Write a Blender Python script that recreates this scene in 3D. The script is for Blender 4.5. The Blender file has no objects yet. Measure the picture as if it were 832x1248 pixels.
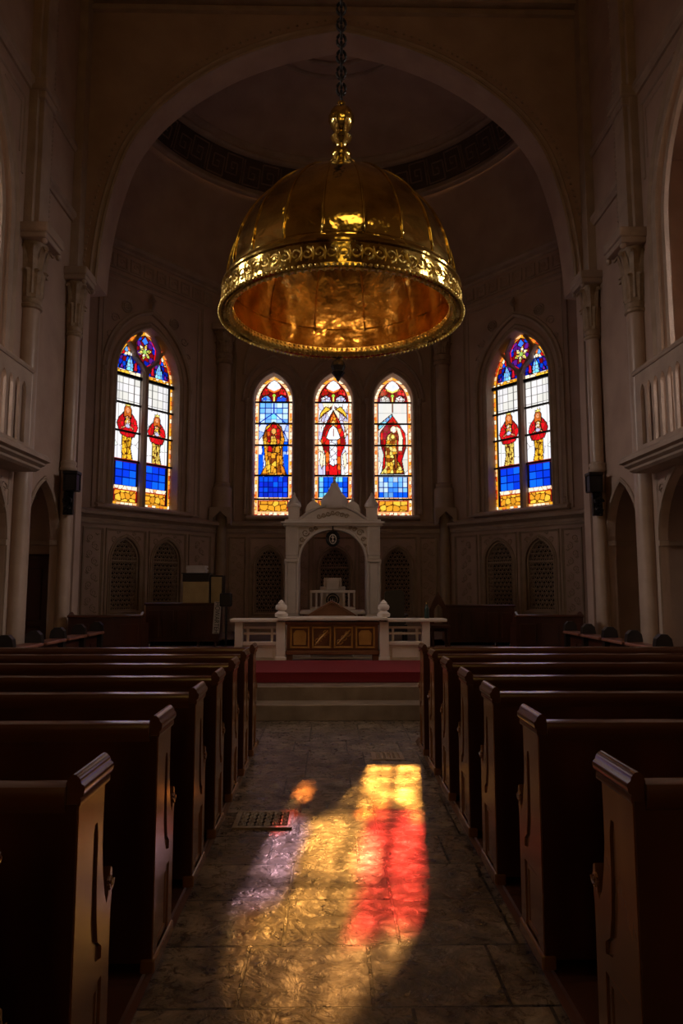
import bpy, bmesh, math, random
import numpy as np
from mathutils import Vector, Matrix
from mathutils.geometry import tessellate_polygon
random.seed(7)
PI = math.pi
X0 = 0.08                       # centre line of the building
S = bpy.context.scene
COL = S.collection
EH = 1.6                        # eye height

# ------------------------------------------------------------------ materials
def srgb(r, g, b):
    f = lambda c: (c/255/12.92) if c/255 <= .04045 else ((c/255+.055)/1.055)**2.4
    return (f(r), f(g), f(b), 1)

class NT:
    def __init__(s, name):
        s.m = bpy.data.materials.new(name); s.m.use_nodes = True
        s.n = s.m.node_tree.nodes; s.l = s.m.node_tree.links
        s.b = s.n['Principled BSDF']; s.out = s.n['Material Output']
    def node(s, t, **k):
        o = s.n.new(t)
        for a, v in k.items():
            if a in o.inputs: o.inputs[a].default_value = v
            else: setattr(o, a, v)
        return o
    def ln(s, a, b): s.l.new(a, b)

def ramp(t, fac, stops):
    r = t.node('ShaderNodeValToRGB')
    e = r.color_ramp.elements
    while len(e) < len(stops): e.new(.5)
    for el, (p, c) in zip(e, stops): el.position = p; el.color = c
    t.ln(fac, r.inputs['Fac']); return r.outputs['Color']

def noise_mat(name, c1, c2, scale=4, rough=.7, bump=.1, bscale=30, detail=6, metallic=0, coat=0, stretch=None, rvar=0, dist=.02):
    t = NT(name)
    tc = t.node('ShaderNodeTexCoord')
    src = tc.outputs['Object']
    if stretch:
        mp = t.node('ShaderNodeMapping'); mp.inputs['Scale'].default_value = stretch
        t.ln(src, mp.inputs['Vector']); src = mp.outputs['Vector']
    n = t.node('ShaderNodeTexNoise', Scale=scale, Detail=detail); t.ln(src, n.inputs['Vector'])
    t.ln(ramp(t, n.outputs['Fac'], [(.3, c1), (.7, c2)]), t.b.inputs['Base Color'])
    t.b.inputs['Roughness'].default_value = rough; t.b.inputs['Metallic'].default_value = metallic
    t.b.inputs['Coat Weight'].default_value = coat
    t.b.inputs['Coat Roughness'].default_value = .15
    if rvar:
        mr = t.node('ShaderNodeMapRange'); mr.inputs['To Min'].default_value = rough-rvar; mr.inputs['To Max'].default_value = rough+rvar
        t.ln(n.outputs['Fac'], mr.inputs['Value']); t.ln(mr.outputs['Result'], t.b.inputs['Roughness'])
    if bump:
        n2 = t.node('ShaderNodeTexNoise', Scale=bscale, Detail=4); t.ln(src, n2.inputs['Vector'])
        bp = t.node('ShaderNodeBump', Strength=bump, Distance=dist)
        t.ln(n2.outputs['Fac'], bp.inputs['Height']); t.ln(bp.outputs['Normal'], t.b.inputs['Normal'])
    return t.m

def tile_floor():
    t = NT('aisle_stone')
    tc = t.node('ShaderNodeTexCoord')
    mp = t.node('ShaderNodeMapping'); mp.inputs['Location'].default_value = (.21, -.07, 0)
    t.ln(tc.outputs['Object'], mp.inputs['Vector'])
    br = t.node('ShaderNodeTexBrick', offset=.28, offset_frequency=3, squash=1.0)
    br.inputs['Scale'].default_value = 1; br.inputs['Mortar Size'].default_value = .008
    br.inputs['Brick Width'].default_value = .53; br.inputs['Row Height'].default_value = .465
    br.inputs['Color1'].default_value = (.2, .2, .2, 1); br.inputs['Color2'].default_value = (.9, .9, .9, 1)
    br.inputs['Mortar'].default_value = (0, 0, 0, 1); br.inputs['Mortar Smooth'].default_value = .2
    t.ln(mp.outputs['Vector'], br.inputs['Vector'])
    # per-tile shifted veining
    add = t.node('ShaderNodeVectorMath', operation='MULTIPLY_ADD')
    t.ln(br.outputs['Color'], add.inputs[0]); add.inputs[1].default_value = (7, 5, 3); t.ln(tc.outputs['Object'], add.inputs[2])
    n1 = t.node('ShaderNodeTexNoise', Scale=4.2, Detail=11, Distortion=1.1); n1.inputs['Roughness'].default_value = .74
    t.ln(add.outputs[0], n1.inputs['Vector'])
    n2 = t.node('ShaderNodeTexNoise', Scale=13, Detail=9, Distortion=1.2); n2.inputs['Roughness'].default_value = .7
    t.ln(add.outputs[0], n2.inputs['Vector'])
    c = ramp(t, n1.outputs['Fac'], [(.34, (.03, .02, .014, 1)), (.45, (.13, .093, .065, 1)), (.55, (.27, .205, .145, 1)), (.7, (.46, .36, .26, 1))])
    mx = t.node('ShaderNodeMix', data_type='RGBA', blend_type='MULTIPLY'); mx.inputs[0].default_value = .7
    t.ln(c, mx.inputs[6]); t.ln(ramp(t, n2.outputs['Fac'], [(.38, (.2, .18, .16, 1)), (.56, (1, 1, 1, 1))]), mx.inputs[7])
    m2 = t.node('ShaderNodeMix', data_type='RGBA'); t.ln(br.outputs['Fac'], m2.inputs[0])
    t.ln(mx.outputs[2], m2.inputs[6]); m2.inputs[7].default_value = (.02, .014, .01, 1)
    t.ln(m2.outputs[2], t.b.inputs['Base Color'])
    rr = t.node('ShaderNodeMapRange'); rr.inputs['From Min'].default_value = .3; rr.inputs['From Max'].default_value = .7
    rr.inputs['To Min'].default_value = .16; rr.inputs['To Max'].default_value = .46
    t.ln(n2.outputs['Fac'], rr.inputs['Value']); t.ln(rr.outputs['Result'], t.b.inputs['Roughness'])
    # relief: worn flagstones
    n3 = t.node('ShaderNodeTexNoise', Scale=8.5, Detail=9, Distortion=1.5); n3.inputs['Roughness'].default_value = .6; t.ln(add.outputs[0], n3.inputs['Vector'])
    hm = t.node('ShaderNodeMath', operation='MULTIPLY_ADD'); t.ln(br.outputs['Fac'], hm.inputs[0]); hm.inputs[1].default_value = -1.6
    t.ln(n3.outputs['Fac'], hm.inputs[2])
    bp = t.node('ShaderNodeBump', Strength=.75, Distance=.013); t.ln(hm.outputs[0], bp.inputs['Height'])
    t.ln(bp.outputs['Normal'], t.b.inputs['Normal'])
    return t.m

def gold_mat(name, col, rough, bump, bscale=7, bd=.01, pat=None):
    t = NT(name)
    tc = t.node('ShaderNodeTexCoord')
    n = t.node('ShaderNodeTexNoise', Scale=5, Detail=5); t.ln(tc.outputs['Object'], n.inputs['Vector'])
    d = tuple(c*.62 for c in col[:3])+(1,)
    t.ln(ramp(t, n.outputs['Fac'], [(.3, d), (.65, col)]), t.b.inputs['Base Color'])
    t.b.inputs['Metallic'].default_value = 1
    mr = t.node('ShaderNodeMapRange'); mr.inputs['To Min'].default_value = rough*.7; mr.inputs['To Max'].default_value = rough*1.5
    t.ln(n.outputs['Fac'], mr.inputs['Value']); t.ln(mr.outputs['Result'], t.b.inputs['Roughness'])
    n2 = t.node('ShaderNodeTexNoise', Scale=bscale, Detail=3); t.ln(tc.outputs['Object'], n2.inputs['Vector'])
    bp = t.node('ShaderNodeBump', Strength=bump, Distance=bd); t.ln(n2.outputs['Fac'], bp.inputs['Height'])
    t.ln(bp.outputs['Normal'], t.b.inputs['Normal'])
    return t.m

def glass_mat(name, glow, clear):
    # stained glass: leaded colour lets the sky through and glows
    t = NT(name)
    at = t.node('ShaderNodeAttribute', attribute_name='glass'); 
    em = t.node('ShaderNodeEmission', Strength=glow); tr = t.node('ShaderNodeBsdfTransparent')
    t.ln(at.outputs['Color'], em.inputs['Color'])
    mc = t.node('ShaderNodeMix', data_type='RGBA'); mc.inputs[0].default_value = clear; mc.inputs[6].default_value = (0, 0, 0, 1)
    a2 = t.node('ShaderNodeAttribute', attribute_name='through'); t.ln(a2.outputs['Color'], mc.inputs[7]); t.ln(mc.outputs[2], tr.inputs['Color'])
    ad = t.node('ShaderNodeAddShader'); t.ln(em.outputs[0], ad.inputs[0]); t.ln(tr.outputs[0], ad.inputs[1])
    t.ln(ad.outputs[0], t.out.inputs['Surface'])
    return t.m

def pane_mat(name, col):
    t = NT(name)
    tr = t.node('ShaderNodeBsdfTransparent'); tr.inputs['Color'].default_value = col
    gl = t.node('ShaderNodeBsdfGlossy', Roughness=.1)
    mx = t.node('ShaderNodeMixShader'); mx.inputs[0].default_value = .04
    t.ln(tr.outputs[0], mx.inputs[1]); t.ln(gl.outputs[0], mx.inputs[2]); t.ln(mx.outputs[0], t.out.inputs['Surface'])
    return t.m

M = {}
M['plaster'] = noise_mat('warm_plaster', (.4, .28, .215, 1), (.5, .365, .285, 1), 1.6, .75, .25, 14)
M['stone'] = noise_mat('carved_stone', (.36, .27, .205, 1), (.47, .36, .28, 1), 3, .6, .3, 40)
M['shaft'] = noise_mat('polished_shaft_stone', (.4, .29, .22, 1), (.5, .38, .3, 1), 2.5, .32, .08, 20)
M['lattice'] = noise_mat('lattice_stone', (.3, .22, .15, 1), (.4, .3, .21, 1), 5, .6, .3, 50)
M['marble'] = noise_mat('white_marble', (.62, .54, .47, 1), (.76, .68, .6, 1), 3, .4, .1, 20)
M['void'] = noise_mat('recess_shade', (.02, .014, .01, 1), (.035, .024, .017, 1), 4, .9, 0)  # dark colour standing in for the shade inside deep recesses
M['frieze'] = noise_mat('dark_frieze', (.06, .035, .025, 1), (.1, .06, .045, 1), 4, .6, .3, 30)
M['wood'] = noise_mat('mahogany', (.035, .009, .005, 1), (.085, .024, .012, 1), 3, .3, .06, 30, coat=.5, stretch=(1, 1, .25), dist=.004)
M['woodcap'] = noise_mat('polished_rail_wood', (.07, .024, .013, 1), (.13, .05, .026, 1), 3, .22, .2, 18, coat=.9, stretch=(.3, 1, 1), dist=.004)
M['end'] = noise_mat('pew_end_oak', (.13, .05, .018, 1), (.26, .115, .042, 1), 3, .26, .1, 26, coat=.5, stretch=(1, 1, .2), dist=.004)
M['door'] = noise_mat('red_brown_door', (.045, .012, .008, 1), (.075, .02, .013, 1), 3, .5, .1, 30, stretch=(1, 1, .2))
M['stallpanel'] = noise_mat('reddish_wood', (.2, .075, .05, 1), (.3, .12, .08, 1), 4, .35, .1, 30)
M['carpet'] = noise_mat('red_carpet', (.2, .012, .02, 1), (.27, .02, .03, 1), 60, .95, .5, 200)
M['floor'] = tile_floor()
M['step'] = noise_mat('step_marble', (.2, .15, .11, 1), (.34, .27, .21, 1), 4, .35, .2, 20)
M['gold'] = gold_mat('gilded_dome', (.88, .66, .17, 1), .1, .5, 3.5, .03)
M['goldin'] = gold_mat('gilded_lining', (.88, .52, .14, 1), .2, .8, 3.5, .04)
M['goldrelief'] = gold_mat('gilded_relief', (.86, .64, .18, 1), .3, .8, 40, .01)
M['iron'] = noise_mat('black_iron', (.012, .01, .01, 1), (.03, .026, .024, 1), 8, .45, .3, 40, metallic=.6)
M['grate'] = noise_mat('worn_bronze', (.2, .15, .1, 1), (.34, .26, .18, 1), 8, .35, .3, 40)
M['black'] = noise_mat('black_lacquer', (.01, .008, .008, 1), (.02, .016, .015, 1), 8, .35, .05, 40)
M['beige'] = noise_mat('beige_cloth', (.42, .31, .14, 1), (.5, .38, .18, 1), 6, .8, .2, 60)
M['paper'] = noise_mat('white_paper', (.6, .56, .54, 1), (.7, .66, .64, 1), 6, .8, .1, 60)
M['carved'] = noise_mat('carved_brown_wood', (.12, .045, .02, 1), (.2, .08, .035, 1), 5, .4, .3, 30)
M['giltwood'] = noise_mat('gilt_carving', (.38, .2, .05, 1), (.5, .28, .08, 1), 8, .4, .4, 40, metallic=.3)
M['ext'] = noise_mat('sun_blocker_grey', (.2, .2, .2, 1), (.25, .25, .25, 1), 2, .9, 0)
M['palepane'] = pane_mat('pale_window_glass', (.8, .85, .9, 1))
M['amberpane'] = pane_mat('amber_window_glass', (1, .84, .5, 1))
M['glass'] = glass_mat('stained_glass', 1.3, .8)
M['capital'] = noise_mat('dull_gilt_stone', (.27, .19, .12, 1), (.42, .31, .21, 1), 9, .5, .3, 40)
t = NT('lamp_bulb'); t.b.inputs['Emission Color'].default_value = (1, .5, .15, 1); t.b.inputs['Emission Strength'].default_value = 25; M['bulb'] = t.m

# ------------------------------------------------------------------ helpers
def obj(name, bm, mat, parent=None, smooth=False, angle=None):
    bmesh.ops.remove_doubles(bm, verts=bm.verts, dist=1e-5)
    bmesh.ops.recalc_face_normals(bm, faces=bm.faces)
    me = bpy.data.meshes.new(name); bm.to_mesh(me); bm.free()
    for m in (mat if isinstance(mat, (list, tuple)) else [mat]): me.materials.append(m)
    if smooth:
        for p in me.polygons: p.use_smooth = True
        if angle is not None: me.set_sharp_from_angle(angle=math.radians(angle))
    o = bpy.data.objects.new(name, me); COL.objects.link(o)
    if parent: o.parent = parent
    return o
def tag(o, label=None, cat=None, group=None, kind=None):
    if label: o['label'] = label
    if cat: o['category'] = cat
    if group: o['group'] = group
    if kind: o['kind'] = kind
    return o
def thing(name, label, cat, loc=(0, 0, 0), rz=0, group=None):
    o = bpy.data.objects.new(name, None); COL.objects.link(o); o.empty_display_size = .1
    o.location = loc; o.rotation_euler = (0, 0, rz)
    return tag(o, label, cat, group)
def local(o):   # parts are modelled in world space, then hung on a placed empty
    bpy.context.view_layer.update()
    inv = Matrix.LocRotScale(o.location, o.rotation_euler, None).inverted()
    for c in o.children:
        if not c.get('_l'):
            c.data.transform(inv); c['_l'] = 1
            for g in c.children:
                g.data.transform(inv); g['_l'] = 1
    for c in o.children:
        for g in c.children:
            if '_l' in g: del g['_l']
        if '_l' in c: del c['_l']
def dup(root, loc, rz=0, mirror=False):
    r = root.copy(); COL.objects.link(r); r.location = loc; r.rotation_euler = (0, 0, rz)
    for c in list(root.children):
        k = c.copy(); COL.objects.link(k); k.parent = r
        for g in list(c.children):
            q = g.copy(); COL.objects.link(q); q.parent = k
    return r
def struct(name, bm, mat, **k): return tag(obj(name, bm, mat, **k), kind='structure')

def box(bm, x0, x1, y0, y1, z0, z1, bev=0):
    vs = [bm.verts.new((x, y, z)) for x in (x0, x1) for y in (y0, y1) for z in (z0, z1)]
    fs = [bm.faces.new([vs[i] for i in q]) for q in ((0, 1, 3, 2), (4, 6, 7, 5), (0, 4, 5, 1), (2, 3, 7, 6), (0, 2, 6, 4), (1, 5, 7, 3))]
    if bev:
        es = list({e for f in fs for e in f.edges})
        bmesh.ops.bevel(bm, geom=es, offset=bev, segments=2, affect='EDGES', profile=.5)
    return vs
def nb(): return bmesh.new()

def lathe(bm, prof, c=(0, 0, 0), n=24, mod=None, a0=0, a1=2*PI):
    full = abs(a1-a0-2*PI) < 1e-6
    rings = []
    k = n if full else n+1
    for (r, z) in prof:
        ring = []
        for i in range(k):
            a = a0+(a1-a0)*i/n
            rr = r*(mod(a, z) if mod else 1)
            ring.append(bm.verts.new((c[0]+rr*math.cos(a), c[1]+rr*math.sin(a), c[2]+z)))
        rings.append(ring)
    for p, q in zip(rings, rings[1:]):
        for i in range(n):
            j = (i+1) % k
            try: bm.faces.new((p[i], p[j], q[j], q[i]))
            except ValueError: pass
    return rings
def cap_ring(bm, ring):
    try: bm.faces.new(ring)
    except ValueError: pass
def solid_lathe(bm, prof, c=(0, 0, 0), n=24, mod=None):
    rg = lathe(bm, prof, c, n, mod)
    cap_ring(bm, rg[0]); cap_ring(bm, rg[-1])

def tube(bm, pts, r, n=8, closed=False):
    pts = [Vector(p) for p in pts]; N = len(pts); rings = []
    up = Vector((0, 0, 1))
    for i, p in enumerate(pts):
        a = pts[(i-1) % N] if (i > 0 or closed) else p
        b = pts[(i+1) % N] if (i < N-1 or closed) else p
        t = (b-a).normalized()
        s = t.cross(up)
        if s.length < .05: s = t.cross(Vector((1, 0, 0)))
        s.normalize(); w = s.cross(t).normalized()
        rr = r[i] if isinstance(r, (list, tuple)) else r
        rings.append([bm.verts.new(p+(s*math.cos(2*PI*k/n)+w*math.sin(2*PI*k/n))*rr) for k in range(n)])
    for i in range(N if closed else N-1):
        A, B = rings[i], rings[(i+1) % N]
        for k in range(n): bm.faces.new((A[k], A[(k+1) % n], B[(k+1) % n], B[k]))
    if not closed: cap_ring(bm, rings[0]); cap_ring(bm, rings[-1])

class Fr:                      # a wall plane: s along it, z up, b out of it into the room
    def __init__(f, o, u, n): f.o = Vector((o[0], o[1], 0)); f.u = Vector((u[0], u[1], 0)).normalized(); f.n = Vector((n[0], n[1], 0)).normalized()
    def __call__(f, s, z, b=0): return f.o+f.u*s+f.n*b+Vector((0, 0, z))
def plate(bm, F, outer, holes, b0, b1):
    loops = [outer]+holes
    tris = tessellate_polygon([[Vector((p[0], p[1], 0)) for p in l] for l in loops])
    flat = [p for l in loops for p in l]
    A = [bm.verts.new(F(p[0], p[1], b0)) for p in flat]; B = [bm.verts.new(F(p[0], p[1], b1)) for p in flat]
    for t in tris:
        for L in (A, B):
            try: bm.faces.new([L[i] for i in t])
            except ValueError: pass
    k = 0
    for l in loops:
        n = len(l)
        for i in range(n):
            a, b = k+i, k+(i+1) % n
            try: bm.faces.new((A[a], A[b], B[b], B[a]))
            except ValueError: pass
        k += n
def arch(cx, z0, zs, w, rise, n=10, closed=True):
    # pointed arch outline, from bottom left up over to bottom right
    R = (w*w+rise*rise)/(2*w); out = [(cx-w, z0)] if z0 < zs-1e-6 else []
    a_end = math.atan2(rise, (R-w)) if R > w else math.atan2(rise, R-w)
    L = []
    for i in range(n+1):
        a = a_end*i/n
        L.append((-(R*math.cos(a)-(R-w)), R*math.sin(a)))
    for x, z in L: out.append((cx+x, zs+z))
    for x, z in L[-2::-1]: out.append((cx-x, zs+z))
    if z0 < zs-1e-6: out.append((cx+w, z0))
    return out
def halfw(z, zs, w, rise):
    if z <= zs: return w
    R = (w*w+rise*rise)/(2*w); q = R*R-(z-zs)**2
    return max(0.0, math.sqrt(max(q, 0))-(R-w))
def sweep(bm, F, pts, prof, closed=False, capped=True):
    # prof: (a, b) a = outward offset to the left of travel, b = out of wall
    n = len(pts); rings = []
    for i, p in enumerate(pts):
        p = Vector((p[0], p[1]))
        a = Vector(pts[i-1]) if (i > 0 or closed) else None
        b = Vector(pts[(i+1) % n]) if (i < n-1 or closed) else None
        d1 = (p-a).normalized() if a is not None and (p-a).length > 1e-9 else None
        d2 = (b-p).normalized() if b is not None and (b-p).length > 1e-9 else None
        if d1 is None: d1 = d2
        if d2 is None: d2 = d1
        n1 = Vector((-d1.y, d1.x)); n2 = Vector((-d2.y, d2.x)); m = (n1+n2)
        m = m/max(m.dot(n1), .35) if m.length > 1e-6 else n1
        rings.append([bm.verts.new(F(p.x+m.x*q[0], p.y+m.y*q[0], q[1])) for q in prof])
    k = len(prof)
    for i in range(n if closed else n-1):
        A, B = rings[i], rings[(i+1) % n]
        for j in range(k):
            try: bm.faces.new((A[j], A[(j+1) % k], B[(j+1) % k], B[j]))
            except ValueError: pass
    if not closed and capped: cap_ring(bm, rings[0]); cap_ring(bm, rings[-1])
def roll(a, r, b=0, n=6):       # half-round profile centred at offset a
    return [(a+r*math.cos(PI*i/n), b+r*math.sin(PI*i/n)) for i in range(n+1)]
def rect(s0, s1, z0, z1): return [(s0, z0), (s0, z1), (s1, z1), (s1, z0)]
MOULD = [(0, 0), (0, .05), (.02, .05), (.035, .025), (.06, .03), (.075, .06), (.1, .06), (.1, 0)]
def spiral(bm, F, cx, cz, r, turns, b, th, sgn=1, ph=0, n=14):
    pts = []
    for i in range(n+1):
        t = i/n; a = ph+sgn*turns*2*PI*t; q = r*(1-.8*t)
        pts.append(F(cx+q*math.cos(a), cz+q*math.sin(a), b))
    tube(bm, pts, [th*(1-.4*i/n) for i in range(n+1)], 5)

FC = Fr((X0-2.88, 18.0), (1, 0), (0, -1))
FL = Fr((X0-5.42, 14.8), (2.54, 3.2), (3.2, -2.54))
FR = Fr((X0+5.42, 14.8), (-2.54, 3.2), (-3.2, -2.54))
LO = math.hypot(2.54, 3.2)
FN = Fr((X0, 13.0), (1, 0), (0, -1))
NL = Fr((X0-5.03, 0), (0, 1), (1, 0))
NR = Fr((X0+5.03, 0), (0, 1), (-1, 0))
RL = Fr((X0-5.42, 13.5), (0, 1), (1, 0))
RR = Fr((X0+5.42, 13.5), (0, 1), (-1, 0))

# ------------------------------------------------------------------ SETTING
bm = nb(); box(bm, -8.6, 8.8, -8.4, 8.7, -.3, 0); struct('floor', bm, M['floor'])
bm = nb(); box(bm, -8.6, 8.8, 8.7, 13.6, -.3, -.001)
box(bm, X0-8.5, X0-3.4, 8.7, 13.6, -.001, 0); box(bm, X0+3.4, X0+8.5, 8.7, 13.6, -.001, 0)
struct('floor', bm, M['step'])
# chancel platform with steps
bm = nb()
box(bm, X0-3.3, X0+3.3, 8.62, 9.1, 0, .19, .01)
struct('floor', bm, M['step'])
bm = nb(); box(bm, X0-3.3, X0+3.3, 8.97, 9.4, 0.0, .36, .01); struct('floor', bm, M['step'])
bm = nb()
box(bm, X0-3.3, X0+3.3, 9.32, 13.0, 0, .49, .01)
box(bm, X0-4.6, X0+4.6, 12.3, 18.2, 0, .49); box(bm, X0-5.6, X0+5.6, 13.6, 15.2, 0, .49)
struct('floor', bm, M['step'])
bm = nb(); box(bm, X0-2.9, X0+2.9, 9.28, 10.76, .485, .502, .004); box(bm, X0-2.9, X0+2.9, 9.285, 9.325, .37, .49)
tag(obj('carpet', bm, M['carpet']), 'long red carpet on the top step before the white rail', 'carpet')

# chancel wall with the great arch
half = [(4.64, 7.45), (4.60, 8.1), (4.5, 8.87), (4.33, 9.6), (4.08, 10.3), (3.62, 10.98), (3.04, 11.52), (2.5, 11.9), (1.9, 12.23), (1.0, 12.57), (0, 12.80)]
dx = .05
def smooth_pts(P, k=4):
    out = []
    for i in range(len(P)-1):
        p0, p1, p2 = P[max(i-1, 0)], P[i], P[i+1]; p3 = P[min(i+2, len(P)-1)]
        for j in range(k):
            t = j/k
            out.append(tuple(.5*(2*b+(c-a)*t+(2*a-5*b+4*c-d)*t*t+(3*b-a-3*c+d)*t**3) for a, b, c, d in zip(p0, p1, p2, p3)))
    return out+[P[-1]]
half = smooth_pts(half)
gl = [(-4.82, 0), (-4.82, 7.38)]+[(-x+dx, z) for x, z in half]+[(x+dx, z) for x, z in half[-2::-1]]+[(4.82, 7.38), (4.82, 0)]
def wallU(pts): return [(-8.5, 0)]+pts+[(8.5, 0), (8.5, 14.2), (-8.5, 14.2)]
gw = [(-5.36, 0), (-5.36, 7.38)]+gl[2:-2]+[(5.36, 7.38), (5.36, 0)]
bm = nb(); plate(bm, FN, wallU(gl), [], 0, -.3); plate(bm, FN, wallU(gw), [], -.3, -.6); struct('wall_chancel', bm, M['plaster'])
bm = nb(); ar = gl[2:-2]
sweep(bm, FN, ar, [(.0, -.01), (.0, .02), (.04, .035), (.07, .015), (.11, .02), (.14, .04), (.17, .02), (.17, -.01)])
for z in (13.15, 13.35): box(bm, X0-4.95, X0+4.95, 12.9-(z-13.15)*.3, 13.01, z, z+.09)
for i in range(120):   # small dentils along the arch edge
    t = i/119*(len(ar)-1); k = min(int(t), len(ar)-2); f = t-k
    x = ar[k][0]*(1-f)+ar[k+1][0]*f; z = ar[k][1]*(1-f)+ar[k+1][1]*f
    d = Vector((ar[k+1][0]-ar[k][0], ar[k+1][1]-ar[k][1])).normalized(); nx, nz = -d.y, d.x
    p = FN(x+nx*.29, z+nz*.29, .0); box(bm, p.x-.022, p.x+.022, p.y-.03, p.y+.01, p.z-.022, p.z+.022)
struct('trim_1', bm, M['stone'])

# nave walls with arcade, upper gallery openings
CLER = (-5.5, -2.5, .5, 3.2, 5.8)  # unseen round windows added to give the gilded dome its highlights
def nave_wall(F, name, door):
    out = [(-8.3, 0)]
    for (c, w, zs, rise) in ((-4.6, 1.5, 2.3, 1.15), (-.9, 1.5, 2.3, 1.15), (5.2, 1.5, 2.3, 1.15), (9.2, 1.5, 2.3, 1.15), (12.04, .66, 2.42, 1.02)):
        out += arch(c, 0, zs, w, rise)
    out += [(13.2, 0), (13.2, 14.2), (-8.3, 14.2)]
    holes = [arch(c, 3.9, 7.2, 1.55, 2.3) for c in (-4.6, -.9, 5.2, 8.7)]+[[(c+.62*math.cos(2*PI*i/20), 11.3+.62*math.sin(2*PI*i/20)) for i in range(20)] for c in CLER]
    bm = nb(); plate(bm, F, out, holes, 0, -.12); struct(name, bm, M['plaster'])
    for ci, c in enumerate(CLER):
        bm = nb(); plate(bm, F, [(c+.64*math.cos(2*PI*i/20), 11.3+.64*math.sin(2*PI*i/20)) for i in range(20)], [], -.08, -.09); w_ = struct('window_%d' % (30+ci+(5 if name == 'wall_right' else 0)), bm, M['amberpane'])
        bm = nb()
        for i in range(3): tube(bm, [F(c+.62*math.cos(i*PI/3), 11.3+.62*math.sin(i*PI/3), -.05), F(c-.62*math.cos(i*PI/3), 11.3-.62*math.sin(i*PI/3), -.05)], .03, 6)
        tube(bm, [F(c+.3*math.cos(i*PI/8), 11.3+.3*math.sin(i*PI/8), -.15) for i in range(16)], .03, 6, closed=True)
        obj('window_frame', bm, M['stone'], w_)
    # mouldings
    bm = nb()
    for (c, w, zs, rise) in ((9.2, 1.5, 2.3, 1.15), (12.04, .66, 2.42, 1.02)):
        pts = arch(c, .0, zs, w, rise); sweep(bm, F, pts, [(.003, -.002), (.003, .03), (.035, .045), (.055, .02), (.08, .03), (.08, -.002)])
    for (c, w) in ((9.2, 1.5), (12.04, .66)):     # impost blocks
        for sg in (-1, 1):
            p = F(c+sg*w, 2.3 if w > 1 else 2.42, 0)
            s = c+sg*w
            q = [F(s-.03, 0, .03), F(s+.03, 0, -.13)]
            zz = p.z
            box(bm, min(q[0].x, q[1].x), max(q[0].x, q[1].x), s-.03, s+.03, zz-.06, zz+.03, .008)
    for c in (5.2, 8.7):
        pts = arch(c, 3.9, 7.2, 1.55, 2.3)
        sweep(bm, F, pts, [(0, -.01), (0, .05), (.06, .07), (.09, .04), (.16, .04), (.2, .09), (.26, .05), (.26, -.01)])
        sweep(bm, F, arch(c, 3.9, 7.2, 1.49, 2.22), [(0, -.13), (0, -.06), (.06, -.04), (.06, -.13)])
    # string courses
    def sc(s0, s1, z, d=.08, h=.12):
        sweep(bm, F, [(s0, z), (s1, z)], [(0, -.01), (0, d*.4), (h*.3, d*.6), (h*.5, d), (h, d), (h, -.01)])
    sc(11.25, 12.95, 8.55, .1, .16); sc(6.0, 10.75, 9.75, .1, .18); sc(11.25, 12.95, 9.95, .07, .14); sweep(bm, F, [(9.5, 9.5), (10.6, 9.5), (10.6, 8.2)], roll(0, .03)); sweep(bm, F, [(9.9, 9.35), (10.48, 9.35), (10.48, 8.5)], roll(0, .015))
    struct('trim_2', bm, M['stone'])
    # pilaster strip with beads above the near column
    bm = nb()
    def fb(s0, s1, b0, b1, z0, z1, bev=.01):
        p, q = F(s0, z0, b0), F(s1, z1, b1)
        box(bm, min(p.x, q.x), max(p.x, q.x), min(p.y, q.y), max(p.y, q.y), z0, z1, bev)
    fb(10.82, 11.18, -.01, .22, 7.42, 14.15); fb(10.74, 11.26, -.01, .14, 7.42, 14.15)
    fb(10.7, 11.3, -.01, .3, 9.75, 9.95, .03); fb(10.76, 11.24, -.01, .26, 9.62, 9.76, .02)
    for z in np.arange(7.55, 9.6, .085):
        for s, b in ((11.2, .2),):
            p = F(s, z, b); bmesh.ops.create_icosphere(bm, subdivisions=1, radius=.035, matrix=Matrix.Translation(p))
    for z in np.arange(10.0, 14.0, .1):
        p = F(11.2, z, .2); bmesh.ops.create_icosphere(bm, subdivisions=1, radius=.035, matrix=Matrix.Translation(p))
    # corner shaft above the far column
    fb(12.72, 13.0, -.01, .16, 7.6, 14.15)
    struct('trim_3', bm, M['stone'])
    # spandrel carving beside the low arch
    bm = nb()
    for s, z, r, sg in ((10.55, 3.1, .11, 1), (10.62, 2.86, .07, -1), (10.38, 3.26, .07, -1), (12.75, 3.2, .08, 1), (11.2, 3.2, .07, -1)):
        spiral(bm, F, s, z, r, 1.3, .01, .016, sg)
    sweep(bm, F, [(10.72, 2.4), (10.72, 3.42), (9.4, 3.42)], roll(0, .02))
    struct('trim_4', bm, M['stone'])
nave_wall(NL, 'wall_left', True); nave_wall(NR, 'wall_right', False)
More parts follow.
